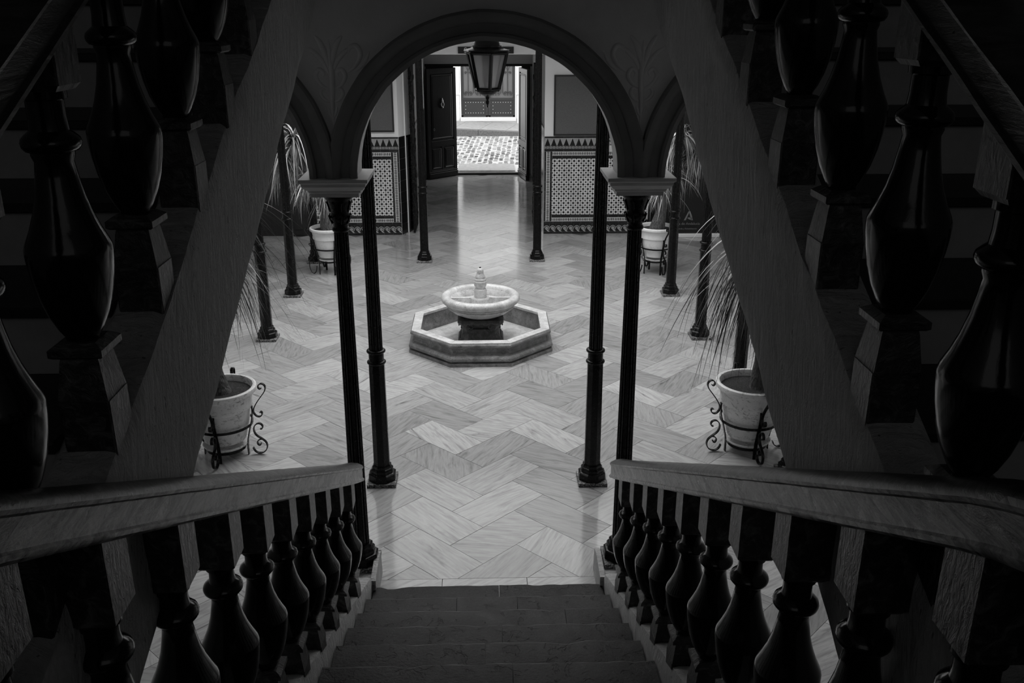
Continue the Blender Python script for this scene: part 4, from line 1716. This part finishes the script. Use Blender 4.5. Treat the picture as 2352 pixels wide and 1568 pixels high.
while z < 4.45:
    ang = 0 if k % 2 else PI / 2
    tube(bm, [(LX + 0.012 * math.cos(t * PI / 4) * math.cos(ang), LY + 0.012 * math.cos(t * PI / 4) * math.sin(ang), z + 0.018 * math.sin(t * PI / 4)) for t in range(9)], 0.003, 5)
    z += 0.028
    k += 1
W(link('chain', bm, 'lantern_metal'), lan)


# ================================================================== POTTED PALMS
def spiral(cx, cz, r, turns, start, dirn, n=22, shrink=0.75):
    return [(cx + r * (1 - shrink * t / (n - 1)) * math.cos(start + dirn * turns * 2 * PI * t / (n - 1)), cz + r * (1 - shrink * t / (n - 1)) * math.sin(start + dirn * turns * 2 * PI * t / (n - 1))) for t in range(n)]


def pot_stand(root, k, legs=4, rot=0.0, lift=0.0):
    """wrought-iron stand; k scales it"""
    bm = bmesh.new()
    for z, r in ((0.335 * k, 0.272 * k), (0.085 * k, 0.185 * k)):
        n = 40
        ri = [(r * math.cos(2 * PI * i / n), r * math.sin(2 * PI * i / n), z) for i in range(n + 1)]
        rings = []
        for i in range(n + 1):
            a = 2 * PI * i / n
            c, s = math.cos(a), math.sin(a)
            rings.append([((r + d) * c, (r + d) * s, z + h + lift) for d, h in ((0, -0.013 * k), (0.006, -0.013 * k), (0.006, 0.013 * k), (0, 0.013 * k))])
        sweep(bm, rings, cap=False)
    link('support_ring', bm, 'iron', root)
    for q in range(legs):
        a = rot + 2 * PI * q / legs
        bm = bmesh.new()
        c, s = math.cos(a), math.sin(a)

        def T(pts, w=0.014):
            # flat bar: thin along the radial plane, wide across it
            rings = []
            n = len(pts)
            for i, (r, z) in enumerate(pts):
                tr = (pts[min(i + 1, n - 1)][0] - pts[max(i - 1, 0)][0], pts[min(i + 1, n - 1)][1] - pts[max(i - 1, 0)][1])
                L = math.hypot(*tr) or 1
                nr, nz = -tr[1] / L * 0.0045 * k, tr[0] / L * 0.0045 * k
                ring = []
                for sg_, tw in ((1, -1), (1, 1), (-1, 1), (-1, -1)):
                    rr, zz = r * k + sg_ * nr, z * k + sg_ * nz + lift * min(1.0, z / 0.12)
                    ring.append((rr * c - tw * w * k * s, rr * s + tw * w * k * c, zz))
                rings.append(ring)
            sweep(bm, rings)
        def chaikin(p, n=2):
            for _ in range(n):
                q_ = [p[0]]
                for a_, b_ in zip(p, p[1:]):
                    q_ += [(a_[0] * .75 + b_[0] * .25, a_[1] * .75 + b_[1] * .25), (a_[0] * .25 + b_[0] * .75, a_[1] * .25 + b_[1] * .75)]
                p = q_ + [p[-1]]
            return p
        # upright flat bar that follows the pot down to the floor
        T(chaikin([(0.215, 0.0), (0.212, 0.12), (0.245, 0.26), (0.285, 0.40), (0.292, 0.50), (0.280, 0.52)]), 0.017)
        # two S scrolls standing out from it
        T(chaikin([(.362, .450), (.372, .462), (.388, .440), (.375, .412), (.345, .402), (.315, .418), (.298, .455), (.310, .50), (.345, .56), (.390, .62), (.425, .665), (.440, .705), (.430, .738), (.400, .752), (.372, .738), (.366, .708), (.383, .692), (.396, .702)]))
        T(chaikin([(.350, .278), (.366, .272), (.380, .298), (.362, .330), (.325, .334), (.292, .305), (.284, .255), (.303, .205), (.355, .172), (.398, .135), (.408, .080), (.378, .030), (.325, .010), (.280, .030), (.262, .075)]))
        T(chaikin([(.360, .168), (.325, .160), (.306, .128), (.322, .098), (.345, .105), (.342, .122)]))
        link('scroll_leg', bm, 'iron', root)


POT_PROF = [(0.175, 0.17), (0.195, 0.172), (0.205, 0.20), (0.228, 0.30), (0.232, 0.305), (0.236, 0.315), (0.246, 0.36), (0.262, 0.46), (0.268, 0.50), (0.288, 0.515), (0.292, 0.545), (0.286, 0.570), (0.292, 0.600), (0.300, 0.640), (0.318, 0.655),
            (0.338, 0.672), (0.342, 0.692), (0.338, 0.712), (0.322, 0.720), (0.305, 0.716), (0.298, 0.700), (0.290, 0.64), (0.285, 0.60)]


def arc_leaf(rs, length, out, rise, w):
    """drooping ribbon, 12 segments, along +x"""
    n = 12
    x, z = 0.0, 0.0
    a = rise
    pts = []
    side = rs.uniform(-0.06, 0.06)
    step = length / n
    kk = rs.uniform(0.8, 1.3)
    for i in range(n + 1):
        pts.append((x, side * (i / n) ** 2, z))
        x += step * math.cos(a)
        z += step * math.sin(a)
        tgt = -R(86) + rs.uniform(-0.09, 0.14)
        a += (tgt - a) * min(0.95, out * kk)
    bm = bmesh.new()
    prev = None
    tw = rs.uniform(-0.5, 0.5)
    for i, (px, py, pz) in enumerate(pts):
        ww = w * (1 - (i / n) ** 1.6) + 0.0012
        ang = tw + rs.uniform(-0.15, 0.15) + i * 0.09
        dx, dy = -math.sin(ang) * ww * 0.6, math.cos(ang) * ww
        a_ = bm.verts.new((px + dx, py + dy, pz))
        b_ = bm.verts.new((px - dx, py - dy, pz))
        m_ = bm.verts.new((px, py, pz - ww * 0.35))
        if prev:
            bm.faces.new((prev[0], prev[2], m_, a_))
            bm.faces.new((prev[2], prev[1], b_, m_))
        prev = (a_, b_, m_)
    me = bpy.data.meshes.new('leaf')
    bm.to_mesh(me)
    bm.free()
    for p in me.polygons:
        p.use_smooth = True
    return me


def palm(x, y, k, label, trunk, crowns, nleaf, nstuff, length, w, seed, legs=4, rot=0.0, potmat='pot', leafmat='leaf', lift=0.0, group='potted palms in iron stands'):
    """trunk: list of (dx, dy, z, r); crown: (dx, dy, z)"""
    root = empty('potted_palm', (x, y, 0), label, 'potted palm', group)
    bm = bmesh.new()
    lathe(bm, [(r * k, z * k + lift) for r, z in POT_PROF], 48)
    link('pot', bm, potmat, root, smooth=True)
    bm = bmesh.new()
    lathe(bm, [(r, z + lift) for r, z in ((0.01, 0.655 * k), (0.15 * k, 0.662 * k), (0.292 * k, 0.655 * k), (0.292 * k, 0.62 * k))], 32)
    link('soil', bm, 'soil', root)
    bm = bmesh.new()
    lathe(bm, [(r, z + lift) for r, z in ((0.13 * k, 0.098 * k), (0.21 * k, 0.115 * k), (0.222 * k, 0.135 * k), (0.214 * k, 0.137 * k), (0.19 * k, 0.118 * k), (0.02, 0.110 * k))], 36)
    link('saucer', bm, potmat, root, smooth=True)
    pot_stand(root, k, legs, rot, lift)
    bm = bmesh.new()
    P = []
    RR = []
    for i in range(len(trunk) - 1):
        a, b = trunk[i], trunk[i + 1]
        for q in range(4):
            t = q / 4
            P.append(tuple(a[j] + (b[j] - a[j]) * t for j in range(3)))
            RR.append(a[3] + (b[3] - a[3]) * t)
    P.append(trunk[-1][:3])
    RR.append(trunk[-1][3])
    tube(bm, P, RR, 18, up=(0, 1, 0))
    for v in bm.verts:
        v.co += v.normal * 0 + Vector((noise.noise(v.co * 30), noise.noise(v.co * 30 + Vector((5, 5, 5))), 0)) * 0.008
    link('trunk', bm, 'bark', root, smooth=True)
    rs = random.Random(seed)
    pool = []
    for i in range(16):
        me = arc_leaf(rs, length * rs.uniform(0.75, 1.1), rs.uniform(0.10, 0.34), R(rs.uniform(-25, 80)), w * rs.uniform(0.7, 1.2))
        me.materials.append(M[leafmat])
        pool.append(me)
    for i in range(nleaf):
        o = linkme('leaf', pool[i % 16], root)
        cr = crowns[i % len(crowns)]
        o.location = (cr[0] + rs.uniform(-0.04, 0.04), cr[1] + rs.uniform(-0.04, 0.04), cr[2] + rs.uniform(-0.12, 0.10))
        o.rotation_euler = (rs.uniform(-0.22, 0.22), rs.uniform(-0.2, 0.2), rs.uniform(0, 2 * PI))
        s = rs.uniform(0.8, 1.15) * (cr[2] / crowns[0][2]) ** 1.5
        o.scale = (s * rs.uniform(0.6, 1.1), s, s)
    if nstuff:
        bm = bmesh.new()
        for i in range(nstuff):
            me = pool[rs.randrange(16)]
            n0 = len(bm.verts)
            bm.from_mesh(me)
            bm.verts.ensure_lookup_table()
            a = rs.uniform(0, 2 * PI)
            crown = rs.choice(crowns)
            s = rs.uniform(0.6, 1.0) * (crown[2] / crowns[0][2]) ** 1.5
            sh = rs.uniform(0.35, 1.0)
            ca, sa = math.cos(a), math.sin(a)
            for v in bm.verts[n0:]:
                c = v.co.copy()
                v.co = (crown[0] + s * (c.x * sh * ca - c.y * sa), crown[1] + s * (c.x * sh * sa + c.y * ca), crown[2] + s * c.z + 0.02)
        me2 = link('inner_leaves', bm, leafmat, root, kind='stuff')
        for p in me2.data.polygons:
            p.use_smooth = True
    return root


palm(-2.60, 8.38, 1.02, 'large potted palm with iron scroll stand, near left below the plastered string',
     [(0.02, 0, 0.62, 0.105), (0.0, 0, 0.72, 0.085), (-0.03, 0, 0.95, 0.062), (-0.10, 0, 1.35, 0.050), (-0.20, 0.0, 1.85, 0.044), (-0.22, 0.0, 2.30, 0.045)],
     [(-0.14, 0.0, 2.36), (0.0, -0.08, 2.02)], 240, 240, 1.62, 0.0115, 11, legs=4, rot=R(-93))
palm(2.62, 8.32, 1.04, 'large potted palm with iron scroll stand, near right below the plastered string',
     [(0.06, 0, 0.62, 0.105), (0.06, 0, 0.72, 0.080), (0.06, 0, 0.95, 0.058), (0.05, 0, 1.35, 0.046), (0.08, 0.0, 1.8, 0.042), (0.10, 0.0, 2.2, 0.045)],
     [(0.06, 0.0, 2.22), (0.0, -0.06, 1.90)], 240, 240, 1.50, 0.0115, 23, legs=4, rot=R(-84))
palm(-2.60, 15.10, 0.90, 'potted palm with white pot, far left behind the arcade column',
     [(0.0, 0, 0.58, 0.15), (-0.01, 0, 0.75, 0.12), (-0.03, 0, 1.0, 0.085), (-0.12, 0, 1.4, 0.06), (-0.35, 0, 1.8, 0.05), (-0.42, 0.0, 2.1, 0.05)],
     [(-0.45, 0.0, 2.15), (-0.65, 0.1, 1.85), (-0.20, 0.0, 1.60), (-0.02, 0.05, 1.30)], 240, 380, 1.25, 0.015, 37, legs=4, rot=R(-60), potmat='pot_white', leafmat='leaf_pale', lift=0.14)
palm(2.86, 14.95, 0.92, 'potted palm with white pot, far right behind the arcade column',
     [(-0.02, 0, 0.58, 0.17), (0.0, 0, 0.75, 0.13), (0.06, 0, 1.05, 0.085), (0.14, 0, 1.5, 0.06), (0.26, 0, 1.9, 0.05), (0.32, 0.0, 2.15, 0.05)],
     [(0.34, 0.0, 2.25), (0.62, 0.1, 1.95), (0.15, 0.0, 1.65), (0.05, 0.05, 1.35)], 240, 380, 1.25, 0.015, 41, legs=4, rot=R(-72), potmat='pot_white', leafmat='leaf_pale', lift=0.14)
